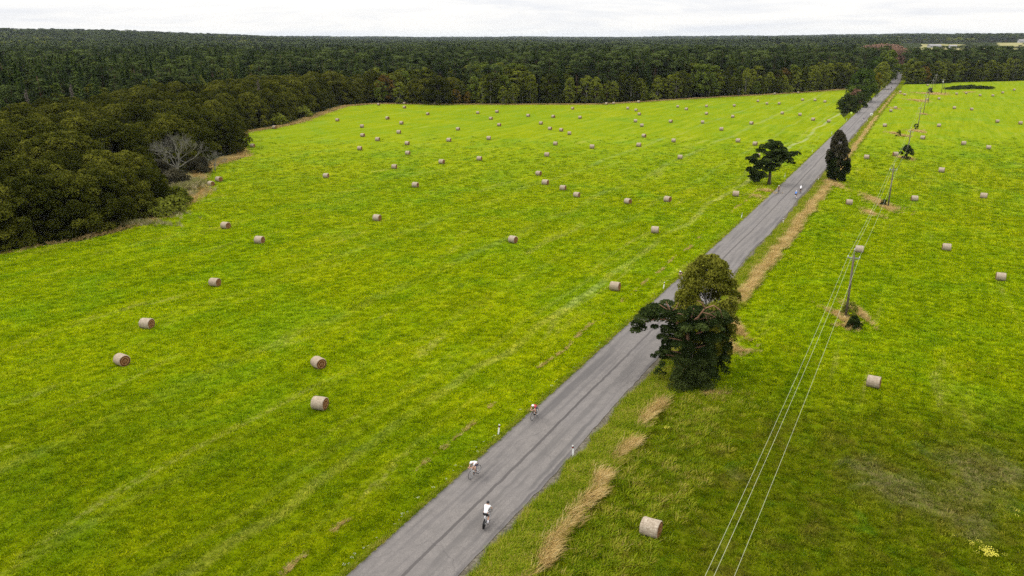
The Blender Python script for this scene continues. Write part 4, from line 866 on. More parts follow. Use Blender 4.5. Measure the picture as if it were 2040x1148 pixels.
# teardrop tree on the right verge
bl = []; bl2 = []; tr_ = random.Random(8)
for k in range(260):
    f = ((k * .618034) % 1.0) * .98 + .01; z = .35 + 11.1 * f; R_ = 2.5 * (math.sin(math.pi * min(1, (f * .90 + .09)) ** .82)) ** .72 * tr_.uniform(.78, 1.16); a = tr_.uniform(0, 6.2832); q = R_ * math.sqrt(tr_.uniform(.45, 1)); x_ = q * math.cos(a) + .5 - .9 * f; (bl if f < .30 + .3 * tr_.random() else bl2).append((x_, q * math.sin(a), z, tr_.uniform(.38, .62), .5, .6))
custom_tree('juniper_tree', 1664, 362, crown_from_blobs('crown', bl, 110, .16, 213, tintvar=.6), M_DARK, trunk_mesh('trunk', 10, .16, limbs_from(bl + bl2, cr_, 10, .05), 79), M_BARK, 'tall teardrop tree with grey-brown crown on the right verge', 'tree', extra=[('upper_crown', crown_from_blobs('crown', bl2, 110, .16, 214, tintvar=.6), M_GREYTW)])
# the row at the far left verge
def simple(nm, px, py, h, rad, n, shape, per, leaf, mat, label, cat, seed, z0=.4, br=.3, extra=None):
    bl = decid_blobs(cr_, h, rad, z0, n, shape, br); return custom_tree(nm, px, py, crown_from_blobs('crown', bl, per, leaf, seed, tintvar=.8), mat, trunk_mesh('trunk', h * .8, .02 * h, limbs_from(bl, cr_, 8, .05), seed), M_BARK, label, cat)
simple('juniper_shrub', 1688, 224, 7.6, 4.8, 50, 'dome', 90, .30, M_DARK, 'dark spiky evergreen bush at the near end of the far roadside row', 'evergreen bush', 221, br=.26)
simple('maple_tree', 1716, 203, 16.5, 6.8, 90, 'oval', 110, .36, M_MAPLE, 'big rounded green maple in the far roadside row', 'maple tree', 222, z0=1)
simple('rowan_tree', 1703, 212, 8.2, 3.2, 36, 'oval', 70, .3, M_BARE, 'reddish brown rowan between the dark bush and the big maple', 'rowan tree', 223)
simple('dogwood_shrub', 1712, 214, 7.0, 3.6, 34, 'dome', 70, .3, M_DARK, 'dark rounded shrub under the big roadside maple', 'shrub', 224)
simple('aspen_tree', 1742, 186, 13, 2.8, 36, 'oval', 70, .36, M_YELLOW, 'yellow-leaved young tree against the right side of the big maple', 'tree', 225)
simple('linden_tree', 1753, 178, 17, 5.2, 60, 'oval', 80, .42, M_BIRCH, 'olive linden between the yellow tree and the tallest roadside tree', 'linden tree', 226)
simple('ash_tree', 1764, 166, 23, 8.0, 84, 'oval', 90, .52, M_ASPEN, 'tallest yellow-green ash at the far end of the roadside row', 'ash tree', 227, z0=1)
simple('ash_tree', 1742, 168, 19, 6.5, 70, 'oval', 80, .52, M_MAPLE, 'green ash behind the big roadside maple', 'ash tree', 228, z0=1)
simple('hazel_shrub', 1770, 161, 7, 4.5, 30, 'dome', 70, .42, M_DARK, 'dark shrub overhanging the far bend of the road', 'shrub', 229)
simple('hawthorn_tree', 1809, 160, 15, 5.5, 44, 'cone', 80, .5, M_BIRCH, 'pointed green tree on the right where the road enters the wood', 'tree', 230, z0=1)
# shrubs in the right meadow
simple('juniper_shrub', 1699, 655, 1.55, .9, 30, 'dome', 110, .07, M_DARK, 'small round dark bush at the foot of the nearest power pole', 'bush', 231, z0=.1)
simple('rose_shrub', 1690, 632, 1.9, 1.0, 26, 'dome', 80, .08, M_BIRCH, 'olive bush behind the nearest power pole', 'bush', 232, z0=.1)
simple('juniper_shrub', 1760, 411, 1.3, .8, 18, 'dome', 60, .10, M_DARK, 'small dark bush at the foot of the second power pole', 'bush', 233, z0=.1)
simple('juniper_tree', 1804, 318, 3.9, 1.6, 40, 'oval', 90, .14, M_DARK, 'conical dark juniper wrapped round the third power pole', 'juniper', 234, z0=.1)
simple('juniper_shrub', 1790, 272, 2.2, 1.0, 14, 'dome', 50, .16, M_BIRCH, 'small shrub in the dry patch left of the third power pole', 'shrub', 235, z0=.1)
simple('juniper_shrub', 1824, 258, 2.2, .9, 14, 'dome', 50, .16, M_DARK, 'small dark shrub at the foot of the fourth power pole', 'shrub', 236, z0=.1)
simple('juniper_shrub', 1852, 186.5, 3.6, 1.6, 26, 'dome', 60, .2, M_GREYTW, 'grey-brown bush in the dry island among the far power poles', 'bush', 237, z0=.1)
for q, (px, py, h, rad, lb) in enumerate(((1897, 178.5, 1.3, 5, 'left end'), (1915, 177.5, 2.0, 6.5, 'left middle'), (1936, 177.0, 2.4, 7.5, 'right middle'), (1957, 177.5, 1.7, 6.5, 'right end'))):
    simple('juniper_shrub', px, py, h, rad, 40, 'dome', 60, .28, M_DARK, 'low flat dark juniper forming the %s of the shrub island in the right meadow' % lb, 'juniper', 240 + q, z0=.05, br=.16)
# scattered shrubs at the wood edge
for q, (px, py, s) in enumerate(((338, 424, 1.0), (322, 432, 1.1), (345, 408, .9), (300, 438, 1.0), (332, 415, 1.3), (700, 206, 1.2), (945, 207, 1.6), (1120, 206, 1.9), (1145, 205, 1.7), (1015, 207, 1.5), (1100, 207, 1.1), (1300, 201, 1.3), (1410, 194, 1.4), (1595, 184, 1.8), (1570, 186, 1.6), (1480, 190, 1.3), (600, 235, 1.6), (552, 250, 1.4), (1940, 161, 1.6), (1975, 160, 1.9), (2010, 159, 1.7), (1850, 166, 1.5))):
    p = at(px, py); plant('shrub', p.x, p.y + 3, s, q * 1.3, 0, 1.2, tree_label('low rounded green shrub', p.x, p.y, 2), 'shrubs along the wood edge')
# dead grey tree in front of the left thicket
def branching(seed, base, dirs, L0, r0, depth, up=.25, spread=.55):
    r_ = random.Random(seed); mb = MB()
    def grow(p, d, l, r, k):
        q = p + d * l; m = p + d * l * .5 + Vector((r_.gauss(0, .05), r_.gauss(0, .05), r_.gauss(0, .05))) * l
        mb.tube([p, m, q], [r, r * .85, r * .7], 5 if k > 2 else 4, cap=False)
        if k == 0: return
        for _ in range(2 if r_.random() < .55 else 3):
            nd = (d + Vector((r_.gauss(0, spread), r_.gauss(0, spread), r_.gauss(up * .5, spread * .6)))).normalized(); grow(q, nd, l * r_.uniform(.62, .86), r * .62, k - 1)
    for d in dirs: grow(Vector(base), Vector(d).normalized(), L0, r0, depth)
    return mb
def dead_tree(px, py, sc, label, seed, z=0, yo=0):
    p = at(px, py); t = empty('dead_tree', (p.x, p.y + yo, z)); t.scale = (sc, sc, sc)
    tm = MB(); tm.tube([(0, 0, -.2), (.05, 0, 1.0), (.1, 0, 2.1)], [.24, .2, .17]); part('trunk', tm.me('trunk', True), t, M_DEAD)
    b = branching(seed, (.1, 0, 2.05), [(-.6, .1, 1), (.5, -.1, 1), (.05, -.4, 1.1), (-1.0, 0, .5), (.9, .2, .55), (.1, .4, 1)], 1.75, .105, 6, spread=.5); part('branches', b.me('branches', True), t, M_DEAD); return tag(t, label, 'dead tree')
dead_tree(352, 360, 1.35, 'silvery leafless dead tree in front of the left thicket', 5, 0, 1)
dead_tree(420, 345, .65, 'smaller grey leafless tree right of the silvery dead tree', 8, 0, 3)
for (px, py, lb) in ((350, 372, 'brown twiggy bush below the silvery dead tree'), (395, 345, 'grey-brown twiggy bush right below the smaller dead tree'), (318, 350, 'dull brown bush left below the silvery dead tree')):
    simple('thorn_shrub', px, py, 4.0, 3.3, 60, 'dome', 120, .17, M_GREYTW, lb, 'bush', 250 + px, z0=.1)
for (px, r, s, lb) in ((31, 262, 1.0, 'dead brown spruce standing in the wood at the far left'), (124, 285, 1.0, 'dead brown spruce right of the far-left dead spruce'), (505, 330, .9, 'pinkish dead spruce in the wood above the left bay')):
    a = math.atan((px - CX) / 1665); plant('deadspruce', r * math.sin(a), r * math.cos(a), s * 1.15, 0, 0, 1, lb)

# ------------------------------------------------------------------ hay bales
def bale_meshes(seed=4, sq=.985, wob=.012, low=-.575):
    r_ = random.Random(seed); n = 30; L_ = 1.2; rings = [(-.60, .55), (-.585, .60), (-.52, .62), (-.3, .625), (0, .622), (.3, .625), (.52, .62), (.585, .60), (.60, .55)]; V = []; Fc = []
    for (x, q) in rings:
        for k in range(n):
            a = 6.2832 * k / n; rr = q * (1 + wob * math.sin(3 * a + x * 4 + seed) + wob * .6 * math.sin(7 * a + seed) + r_.gauss(0, .008)); z = rr * math.sin(a)
            V.append((x, rr * math.cos(a) * 1.02, max(z * sq, low)))
    for i in range(len(rings) - 1):
        for k in range(n): Fc.append([i * n + k, i * n + (k + 1) % n, (i + 1) * n + (k + 1) % n, (i + 1) * n + k])
    side = mesh('bale', V, Fc, smooth=True)
    ends = []
    for sgn in (-1, 1):
        V = []; Fc = []; rr_ = [.56, .50, .40, .30, .20, .10]
        for j, q in enumerate(rr_):
            for k in range(n):
                a = 6.2832 * k / n; V.append((sgn * (.598 + (0 if j == 0 else .006 + .022 * r_.random())), q * math.cos(a) * 1.02, max(q * math.sin(a) * .985, -.572)))
        V.append((sgn * .61, 0, 0)); c = len(V) - 1
        for j in range(len(rr_) - 1):
            for k in range(n):
                f = [j * n + k, j * n + (k + 1) % n, (j + 1) * n + (k + 1) % n, (j + 1) * n + k]; Fc.append(f if sgn > 0 else f[::-1])
        for k in range(n):
            f = [(len(rr_) - 1) * n + k, (len(rr_) - 1) * n + (k + 1) % n, c]; Fc.append(f if sgn > 0 else f[::-1])
        ends.append(mesh('bale_end', V, Fc))
    return side, ends
BV = [bale_meshes(), bale_meshes(9, .95, .022, -.54), bale_meshes(15, .97, .018, -.56)]
BALES = [(637, 803), (634.5, 722), (242.5, 716.5), (292.5, 644), (428, 562), (517, 478), (449.5, 449), (751, 434), (436, 357), (420.5, 365.5), (503, 290), (489.5, 268.5), (546.8, 253.7), (649.5, 350), (827.5, 368.5), (785.5, 332), (880, 322), (812.4, 304.7), (716.6, 295.5), (811.2, 285.4),
    (752.2, 277.4), (722.4, 269.2), (794.4, 262.9), (721, 251.4), (799.7, 245), (772, 235.3), (672, 239), (805.8, 213.7), (754.3, 208), (806, 205.5), (867.5, 205.8), (852.2, 226.7), (912.3, 256.7), (894.2, 278.7), (973.6, 275.2), (955, 316), (951.8, 224.4), (990, 222.2), (978, 235.9), (994.4, 248.5),
    (1073, 345), (1086.5, 363), (1121.5, 374), (1149, 388), (1251, 400.5), (1330, 397), (1305, 458), (1022, 477), (1225.5, 570), (1466, 386), (1089.4, 308), (1106.4, 286), (1179.5, 292.3), (1134.4, 265.2), (1118.1, 258.8), (1095.7, 255.9), (1077.6, 245.2), (1052.2, 230), (1102.3, 232.1), (1140.8, 215.8), (1155.5, 233.9),
    (1208, 206.5), (1222.8, 205.6), (1250.6, 215.6), (1272.4, 202.9), (1267.1, 219.2), (1273.7, 227.1), (1266, 240.9), (1278.7, 249.5), (1283, 270.4), (1272.8, 288.5), (1342, 279.9), (1336.3, 241.7), (1350.2, 211.9), (1367.5, 217.2), (1354.8, 313), (1407.6, 211.3), (1407.6, 226), (1399.6, 243.2), (1437.2, 257),
    (1462.8, 210.1), (1459.9, 231.9), (1497, 245.2), (1470.3, 280.1), (1504.3, 286.2), (1510, 309.8), (1509.9, 201.3), (1527.8, 206), (1552.3, 206), (1543.4, 186.8), (1590.5, 184.5), (1598.9, 198.8), (1623.8, 199.3), (1643.5, 202.2), (1558.4, 225.3), (1593.7, 228), (1620, 237.7), (1650.9, 241.2),
    (1297, 1050), (1741, 760), (1712, 496), (1886, 492), (1994, 551), (1692, 403), (1822, 395), (1960, 390), (1726.6, 313), (1784, 307), (1876, 339), (1838.6, 274.1), (1919.9, 285.3), (1969.5, 293.8), (1762.9, 249.5), (1870.7, 249.8), (1774.7, 220.4), (1784, 214.6), (1901.3, 214.6), (1935.6, 217.4), (1987.2, 241.6), (2033.1, 245),
    (1793.5, 183.1), (1802.1, 188.3), (1848, 169.5), (1847.8, 198.2), (1870.5, 196.3), (1905.9, 186.8), (1925, 185.5), (1952.5, 189.6), (1977.9, 190.2), (1997.5, 184.4), (2020.6, 178.8)]
SPEC = {0: 'lowest pale bale of the left meadow with a brown end showing', 1: 'brown-ended bale just above the lowest bale of the left meadow', 2: 'leftmost big bale of the left meadow, brown end facing the road', 48: 'pale bale standing nearest to the crooked pine on the left meadow', 85: 'pale bale half hidden behind the wide spreading pine', 49: 'pale bale left below the wide spreading pine', 98: 'largest and lowest hay bale of the right meadow', 99: 'second largest bale of the right meadow, right of the overhead wires', 100: 'bale just behind the top of the nearest power pole', 8: 'right bale of the close pair beside the left thicket', 9: 'left bale of the close pair beside the left thicket', 103: 'bale between the dry ditch strip and the second power pole'}
br_ = random.Random(17); bale0 = {}
for n_, (px, py) in enumerate(BALES):
    p = at(px, py, .60)
    v_ = br_.choice([0, 1, 2]) if n_ else 0
    if v_ not in bale0:
        b = link('hay_bale', BV[v_][0], None, M_BSIDE); bale0[v_] = b
        for e_ in BV[v_][1]: part('bale_end', e_, b, M_BEND)
    else: b = copy_tree(bale0[v_])
    b.location = (p.x, p.y, (.575, .54, .56)[v_]); b.rotation_euler = (br_.choice([0, 0, .3, 6.0]) * 0, 0, R(-24 + br_.gauss(0, 9))); sc_ = br_.uniform(.96, 1.08); b.scale = (sc_, sc_, sc_)
    side_ = 'left' if (px < 1700 and not (py > 600 and px > 1200)) else 'right'
    if n_ > 97: side_ = 'right'
    tag(b, SPEC.get(n_) or place_words(px, py, 'round hay bale in the %s meadow' % side_), 'hay bale', 'round hay bales lying on the meadows')

# ------------------------------------------------------------------ power line
def pole_thing(px, py, label, h=8.6, arm_rz=0.0, brace=False):
    p = at(px, py); t = empty('power_pole', p, arm_rz); mb = MB(); mb.tube([(0, 0, -.3), (0, 0, h * .5), (0, 0, h - .75)], [.15, .125, .10], 10); part('pole', mb.me('pole', True), t, M_POLE)
    mb = MB(); mb.box((0, 0, h - 1.1), (1.4, .10, .10)); mb.tube([(-.5, .0, h - 1.1), (0, 0.0, h - 1.6)], .025, 5); mb.tube([(.5, .0, h - 1.1), (0, 0.0, h - 1.6)], .025, 5); part('crossarm', mb.me('crossarm'), t, M_METAL)
    mb = MB(); mb.tube([(0, 0, h - .78), (0, 0, h - .12)], .035, 6); part('top_pin', mb.me('top_pin'), t, M_METAL)
    for (x, z) in ((-.62, h - 1.05), (.62, h - 1.05), (0, h - .14)):
        mb = MB(); mb.tube([(x, 0, z), (x, 0, z + .06), (x, 0, z + .07), (x, 0, z + .13), (x, 0, z + .14), (x, 0, z + .2)], [.03, .03, .07, .06, .045, .04], 8); part('insulator', mb.me('insulator', True), t, M_CER)
    if brace:
        mb = MB(); mb.tube([(2.4, -.5, -.2), (.1, 0, h - 1.6)], [.12, .08], 8); part('brace_pole', mb.me('brace_pole', True), t, M_POLE)
        mb = MB(); mb.box((0, -.3, h - 2.0), (.6, .45, .8)); part('transformer', mb.me('transformer'), t, M_CER)
    return tag(t, label, 'power pole', 'wooden poles of the overhead line')
PP = [(1684.5, 635.5), (1768.8, 414.4), (1806, 318), (1828.2, 257.5), (1839.7, 226.8), (1848.5, 205.5), (1856, 186), (1862.5, 173)]
LBL = ['nearest wooden power pole, standing in a dry tuft with two bushes', 'second power pole, standing in the tan patch above a small bush', 'third power pole, rising out of the conical dark juniper', 'fourth power pole counted from the nearest, small shrub at its foot', 'fifth power pole counted from the nearest, right of a dry patch', 'sixth power pole counted from the nearest, beside a far bale', 'seventh power pole, in the dry island beside the grey-brown bush', 'last power pole in front of the wood']
pw = [at(*q) for q in PP]; p0 = pw[0] - (pw[1] - pw[0]) * 1.02 + Vector((.45, 0, 0))
ldir = (pw[1] - pw[0]).normalized(); arm = math.atan2(-ldir.x, ldir.y); h0 = 8.6
poles = [(p0, None)] + [(q, l) for q, l in zip(pw, LBL)]
for (px, py), l in zip(PP, LBL): pole_thing(px, py, l, 8.6, arm)
pole_thing(1875, 188, 'braced pole carrying a white transformer in the dry island', 9.2, arm, True)
mb = None
for off, zz, nm in ((-.62, h0 - .86, 'left'), (.62, h0 - .86, 'right'), (0.0, h0 + .06, 'middle')):
    mb = MB(); nrm = Vector((ldir.y, -ldir.x, 0)); pts = []
    chain = [q for q, _ in poles]
    for a, b in zip(chain[:-1], chain[1:]):
        a_ = a + nrm * off + Vector((0, 0, zz)); b_ = b + nrm * off + Vector((0, 0, zz)); sag = (b_ - a_).length * .011; K = 14
        for k in range(K): f = k / K; q = a_.lerp(b_, f); q.z -= 4 * sag * f * (1 - f); pts.append(q)
    pts.append(b_); mb.tube(pts, .0095, 5); tag(link('overhead_wire', mb.me('overhead_wire', True), None, M_WIRE), {'left': 'leftmost of the three pale wires above the right meadow', 'right': 'rightmost of the three pale wires above the right meadow', 'middle': 'middle one of the three pale wires, carried on the pole tops'}[nm], 'wire', 'overhead wires')

# ------------------------------------------------------------------ roadside posts and signs
def post_thing():
    t = empty('marker_post'); V = []
    mb = MB(); mb.add([(-.06, -.045, -.1), (.06, -.045, -.1), (.045, .05, -.1), (-.045, .05, -.1), (-.06, -.045, 1.0), (.06, -.045, 1.0), (.045, .05, .96), (-.045, .05, .96)], [[0, 3, 2, 1], [4, 5, 6, 7], [0, 1, 5, 4], [1, 2, 6, 5], [2, 3, 7, 6], [3, 0, 4, 7]]); part('post', mb.me('post'), t, M_WHITE)
    mb = MB(); mb.add([(-.063, -.049, .70), (.063, -.049, .70), (.048, .054, .70), (-.048, .054, .70), (-.063, -.049, .86), (.063, -.049, .90), (.048, .054, .88), (-.048, .054, .84)], [[0, 3, 2, 1], [4, 5, 6, 7], [0, 1, 5, 4], [1, 2, 6, 5], [2, 3, 7, 6], [3, 0, 4, 7]]); part('black_band', mb.me('black_band'), t, M_BLACK)
    mb = MB(); mb.box((0, -.054, .79), (.05, .012, .10)); part('reflector', mb.me('reflector'), t, M_REDL); return t
POSTS_L = [(993, 866), (1321.5, 576), (1477, 434.5), (1563, 353.5), (1618, 304), (1656.5, 268), (1686.3, 241), (1708.3, 219.5), (1725.3, 204.5)]
POSTS_R = [(1142, 909), (1560.2, 446), (1630.2, 360), (1705, 269), (1727.7, 242.5), (1745.4, 220), (1758.6, 205), (1769.4, 191.5), (1778.2, 180.3), (1785.5, 172), (1791.4, 164)]
_O = ['nearest', 'second nearest', 'third nearest', 'fourth nearest', 'fifth nearest', 'sixth nearest', 'seventh nearest', 'eighth nearest', 'ninth nearest', 'tenth nearest', 'farthest']
post0 = None
for side_, lst in (('left', POSTS_L), ('right', POSTS_R)):
    for k, (px, py) in enumerate(lst):
        if post0 is None: t = post0 = post_thing()
        else: t = copy_tree(post0)
        p = at(px, py); t.location = (p.x, p.y, .0); t.rotation_euler = (br_.gauss(0, .03), (.10 if side_ == 'left' else -.06) + br_.gauss(0, .02), -ROAD_AZ)
        tag(t, 'white marker post with black band on the %s verge, %s to the camera' % (side_, _O[k] if not (side_ == 'left' and k == 8) else 'farthest'), 'marker post', 'white road marker posts')
def sign_thing(px, py, mat, label, square):
    p = at(px, py); t = empty('road_sign', p, -ROAD_AZ); mb = MB(); mb.tube([(0, 0, -.2), (0, 0, 2.6)], .035, 8); part('sign_post', mb.me('sign_post'), t, M_METAL); mb = MB()
    if square: mb.box((0, -.06, 2.3), (.9, .03, .9))
    else:
        n = 24; V = [(.45 * math.cos(6.2832 * k / n), y_, 2.2 + .45 * math.sin(6.2832 * k / n)) for y_ in (-.075, -.045) for k in range(n)]; mb.add(V, [list(range(n)), list(range(n, 2 * n))[::-1]] + [[k, k + n, (k + 1) % n + n, (k + 1) % n] for k in range(n)])
    f = part('sign_plate', mb.me('sign_plate'), t, mat)
    if square: mb = MB(); mb.box((.05, -.09, 2.2), (.28, .02, .34)); part('symbol', mb.me('symbol'), t, M_BLACK)
    return tag(t, label, 'road sign')
sign_thing(1734.8, 239, M_WHITE, 'white square road sign on the right verge', True)
sign_thing(1694.9, 236, M_YGR, 'yellow-green round road sign on the left verge below the dark bush', False)

# ------------------------------------------------------------------ far houses
def house(az, r, wx, wy, h, label, roof=M_ROOF, wall=M_WALL, rz=0.3):
    x, y = azr(az, r); z = float(hill(x, y)); t = empty('farm_building', (x, y, z), rz); mb = MB(); mb.box((0, 0, h / 2), (wx, wy, h)); part('wall', mb.me('wall'), t, wall)
    mb = MB(); a, b = wx / 2 + .6, wy / 2 + .8; mb.add([(-a, -b, h), (a, -b, h), (a, b, h), (-a, b, h), (-a, 0, h + wy * .3), (a, 0, h + wy * .3)], [[0, 1, 5, 4], [2, 3, 4, 5], [0, 4, 3], [1, 2, 5], [0, 3, 2, 1]]); part('roof', mb.me('roof'), t, roof)
    for k in range(int(wx / 5)): mb = MB(); mb.box((-wx / 2 + 3 + 5 * k, -wy / 2 - .04, h * .5), (1.4, .1, 1.3)); part('window', mb.me('window'), t, M_GLASS)
    return tag(t, label, 'building')
house(25.3, 1500, 11, 8, 8, 'cream farmhouse just right of the brown leafless wood on the horizon')
house(26.9, 1960, 26, 10, 4.5, 'long white barn in the far clearing', M_ROOF, M_PALE, .15)
house(27.9, 1940, 13, 8, 4, 'white shed right of the long white barn in the far clearing', M_ROOF, M_PALE, -.2)
house(31.4, 2750, 14, 10, 7, 'pale hall standing on the horizon at the far right', M_ROOF, M_PALE, 0)

# ------------------------------------------------------------------ bicycles and riders
def skin_eval(joints, edges, root=0, sub=2):
    me = bpy.data.meshes.new('sk'); me.from_pydata([j[0] for j in joints], edges, []); o = bpy.data.objects.new('sk', me); COL.objects.link(o)
    md = o.modifiers.new('s', 'SKIN'); md.use_smooth_shade = True
    for i, j in enumerate(joints):
        v = me.skin_vertices[0].data[i]; q = j[1]; v.radius = q if hasattr(q, '__len__') else (q, q); v.use_root = (i == root)
    ms_ = o.modifiers.new('u', 'SUBSURF'); ms_.levels = sub; ms_.render_levels = sub
    dg_ = bpy.context.evaluated_depsgraph_get(); dg_.update(); m2 = bpy.data.meshes.new_from_object(o.evaluated_get(dg_)); V = [tuple(v.co) for v in m2.vertices]; Fc = [list(p_.vertices) for p_ in m2.polygons]
    bpy.data.objects.remove(o); return V, Fc
def rider_meshes(crouch):
    """rider facing +x, seated on the bicycle of bike_meshes"""
    if crouch: chest, neck, head = (.30, 0, 1.24), (.41, 0, 1.29), (.52, 0, 1.33); sh = 1.24; el = (.50, .15, 1.00); wr = (.70, .07, 1.03); hd = (.78, .06, 1.05)
    else: chest, neck, head = (.22, 0, 1.38), (.30, 0, 1.47), (.38, 0, 1.56); sh = 1.39; el = (.44, .22, 1.16); wr = (.58, .19, 1.00); hd = (.64, .19, .98)
    pel = (-.17, 0, 1.02); mid = tuple((pel[i] * .5 + chest[i] * .5 + (0, 0, .05)[i]) for i in range(3)); sx = chest[0] + .05
    J = [(pel, (.15, .13)), (mid, (.135, .115)), (chest, (.165, .12)), (neck, .06), (head, (.078, .092))]; E_ = [(0, 1), (1, 2), (2, 3), (3, 4)]
    def add(p, r_, a): J.append((p, r_)); E_.append((a, len(J) - 1)); return len(J) - 1
    legs = {1: ((.31, .11, .80), (.03, .12, .50), (.17, .12, .44)), -1: ((.18, -.10, .60), (-.04, -.11, .19), (.11, -.12, .13))}
    for s_ in (1, -1):
        a = add((sx, s_ * .17, sh), .06, 2); a = add((el[0], s_ * el[1], el[2]), .042, a); a = add((wr[0], s_ * wr[1], wr[2]), .028, a); add((hd[0], s_ * hd[1], hd[2]), (.036, .022), a)
        k_, an, toe = legs[s_]; a = add((-.13, s_ * .10, .97), .098, 0); a = add(k_, .062, a); a = add(((k_[0] + an[0]) / 2 - .03, k_[1], (k_[2] + an[2]) / 2), .058, a); a = add(an, .036, a); add(toe, .03, a)
    V, Fc = skin_eval(J, E_); body = MB(); body.add(V, Fc)
    for s_ in (1, -1):     # curled fingers and thumb round the bar
        hx, hy, hz = hd[0], s_ * hd[1], hd[2]
        for k in range(4):
            y = hy + s_ * (-.027 + .018 * k); l = (.030, .036, .034, .026)[k]
            body.tube([(hx, y, hz + .008), (hx + l, y, hz + .004), (hx + l + .014, y, hz - .022), (hx + l - .008, y, hz - .038)], [.009, .009, .008, .006], 6)
        body.tube([(hx - .02, hy - s_ * .03, hz), (hx + .005, hy - s_ * .048, hz - .006), (hx + .028, hy - s_ * .046, hz - .022)], [.011, .010, .007], 6)
    hx, hy, hz = head
    body.ball((hx + .088, 0, hz - .012), (.02, .013, .018), 6, 4)
    for s_ in (1, -1): body.ball((hx - .005, s_ * .083, hz - .005), (.02, .008, .03), 6, 4)
    out_ = {'body': body.me('person', True)}
    # clothing: slightly larger skins
    up = lambda q, k: (q[0] * k, q[1] * k) if hasattr(q, '__len__') else q * k
    Jj = [(J[0][0], up(J[0][1], 1.02)), (J[1][0], up(J[1][1], 1.08)), (J[2][0], up(J[2][1], 1.07)), ((neck[0] - .03, 0, neck[2] - .02), .072)]; Ej = [(0, 1), (1, 2), (2, 3)]
    for s_ in (1, -1):
        Jj.append(((sx, s_ * .17, sh), .073)); Ej.append((2, len(Jj) - 1)); q = ((sx + el[0]) / 2, s_ * (.17 + el[1]) / 2, (sh + el[2]) / 2); Jj.append((q, .062)); Ej.append((len(Jj) - 2, len(Jj) - 1))
    V, Fc = skin_eval(Jj, Ej); mb = MB(); mb.add(V, Fc); out_['jersey'] = mb.me('jersey', True)
    Js = [((pel[0] + .07, 0, pel[2] + .04), (.15, .135)), (pel, (.162, .142))]; Es = [(0, 1)]
    for s_ in (1, -1):
        k_ = legs[s_][0]; Js.append(((-.13, s_ * .10, .97), .112)); Es.append((1, len(Js) - 1)); Js.append((tuple((-.13, s_ * .10, .97)[i] * .3 + k_[i] * .7 for i in range(3)), .082)); Es.append((len(Js) - 2, len(Js) - 1))
    V, Fc = skin_eval(Js, Es, 1); mb = MB(); mb.add(V, Fc); out_['shorts'] = mb.me('shorts', True)
    for nm, f0, f1, r0, r1 in (('socks', .45, 1.0, .064, .045),):
        mb = MB()
        for s_ in (1, -1):
            k_, an, toe = legs[s_]; c_ = ((k_[0] + an[0]) / 2 - .03, k_[1], (k_[2] + an[2]) / 2); mb.tube([c_, tuple(c_[i] * .4 + an[i] * .6 for i in range(3)), an], [.064, .054, .045], 10)
        out_['socks'] = mb.me('socks', True)
    mb = MB()
    for s_ in (1, -1):
        k_, an, toe = legs[s_]; V, Fc = skin_eval([((an[0] - .04, an[1], an[2] - .04), .04), ((an[0] + .06, an[1], an[2] - .055), .042), (toe, .036)], [(0, 1), (1, 2)], 1, 1); mb.add(V, Fc)
    out_['shoes'] = mb.me('shoes', True)
    mb = MB(); V = []; mb.ball((hx - .02, 0, hz + .035), (.135, .10, .095), 16, 9, (0, math.pi * .62))
    if crouch: mb.tube([(hx - .08, 0, hz + .05), (hx - .17, 0, hz + .03), (hx - .23, 0, hz)], [.075, .05, .012], 10)
    out_['helmet'] = mb.me('helmet', True)
    mb = MB(); mb.ball((hx + .052, 0, hz + .012), (.042, .075, .022), 10, 6); out_['sunglasses'] = mb.me('sunglasses', True)
    mb = MB(); mb.ball((hx - .045, 0, hz - .005), (.065, .078, .06), 10, 6); out_['hair'] = mb.me('hair', True)
    return out_
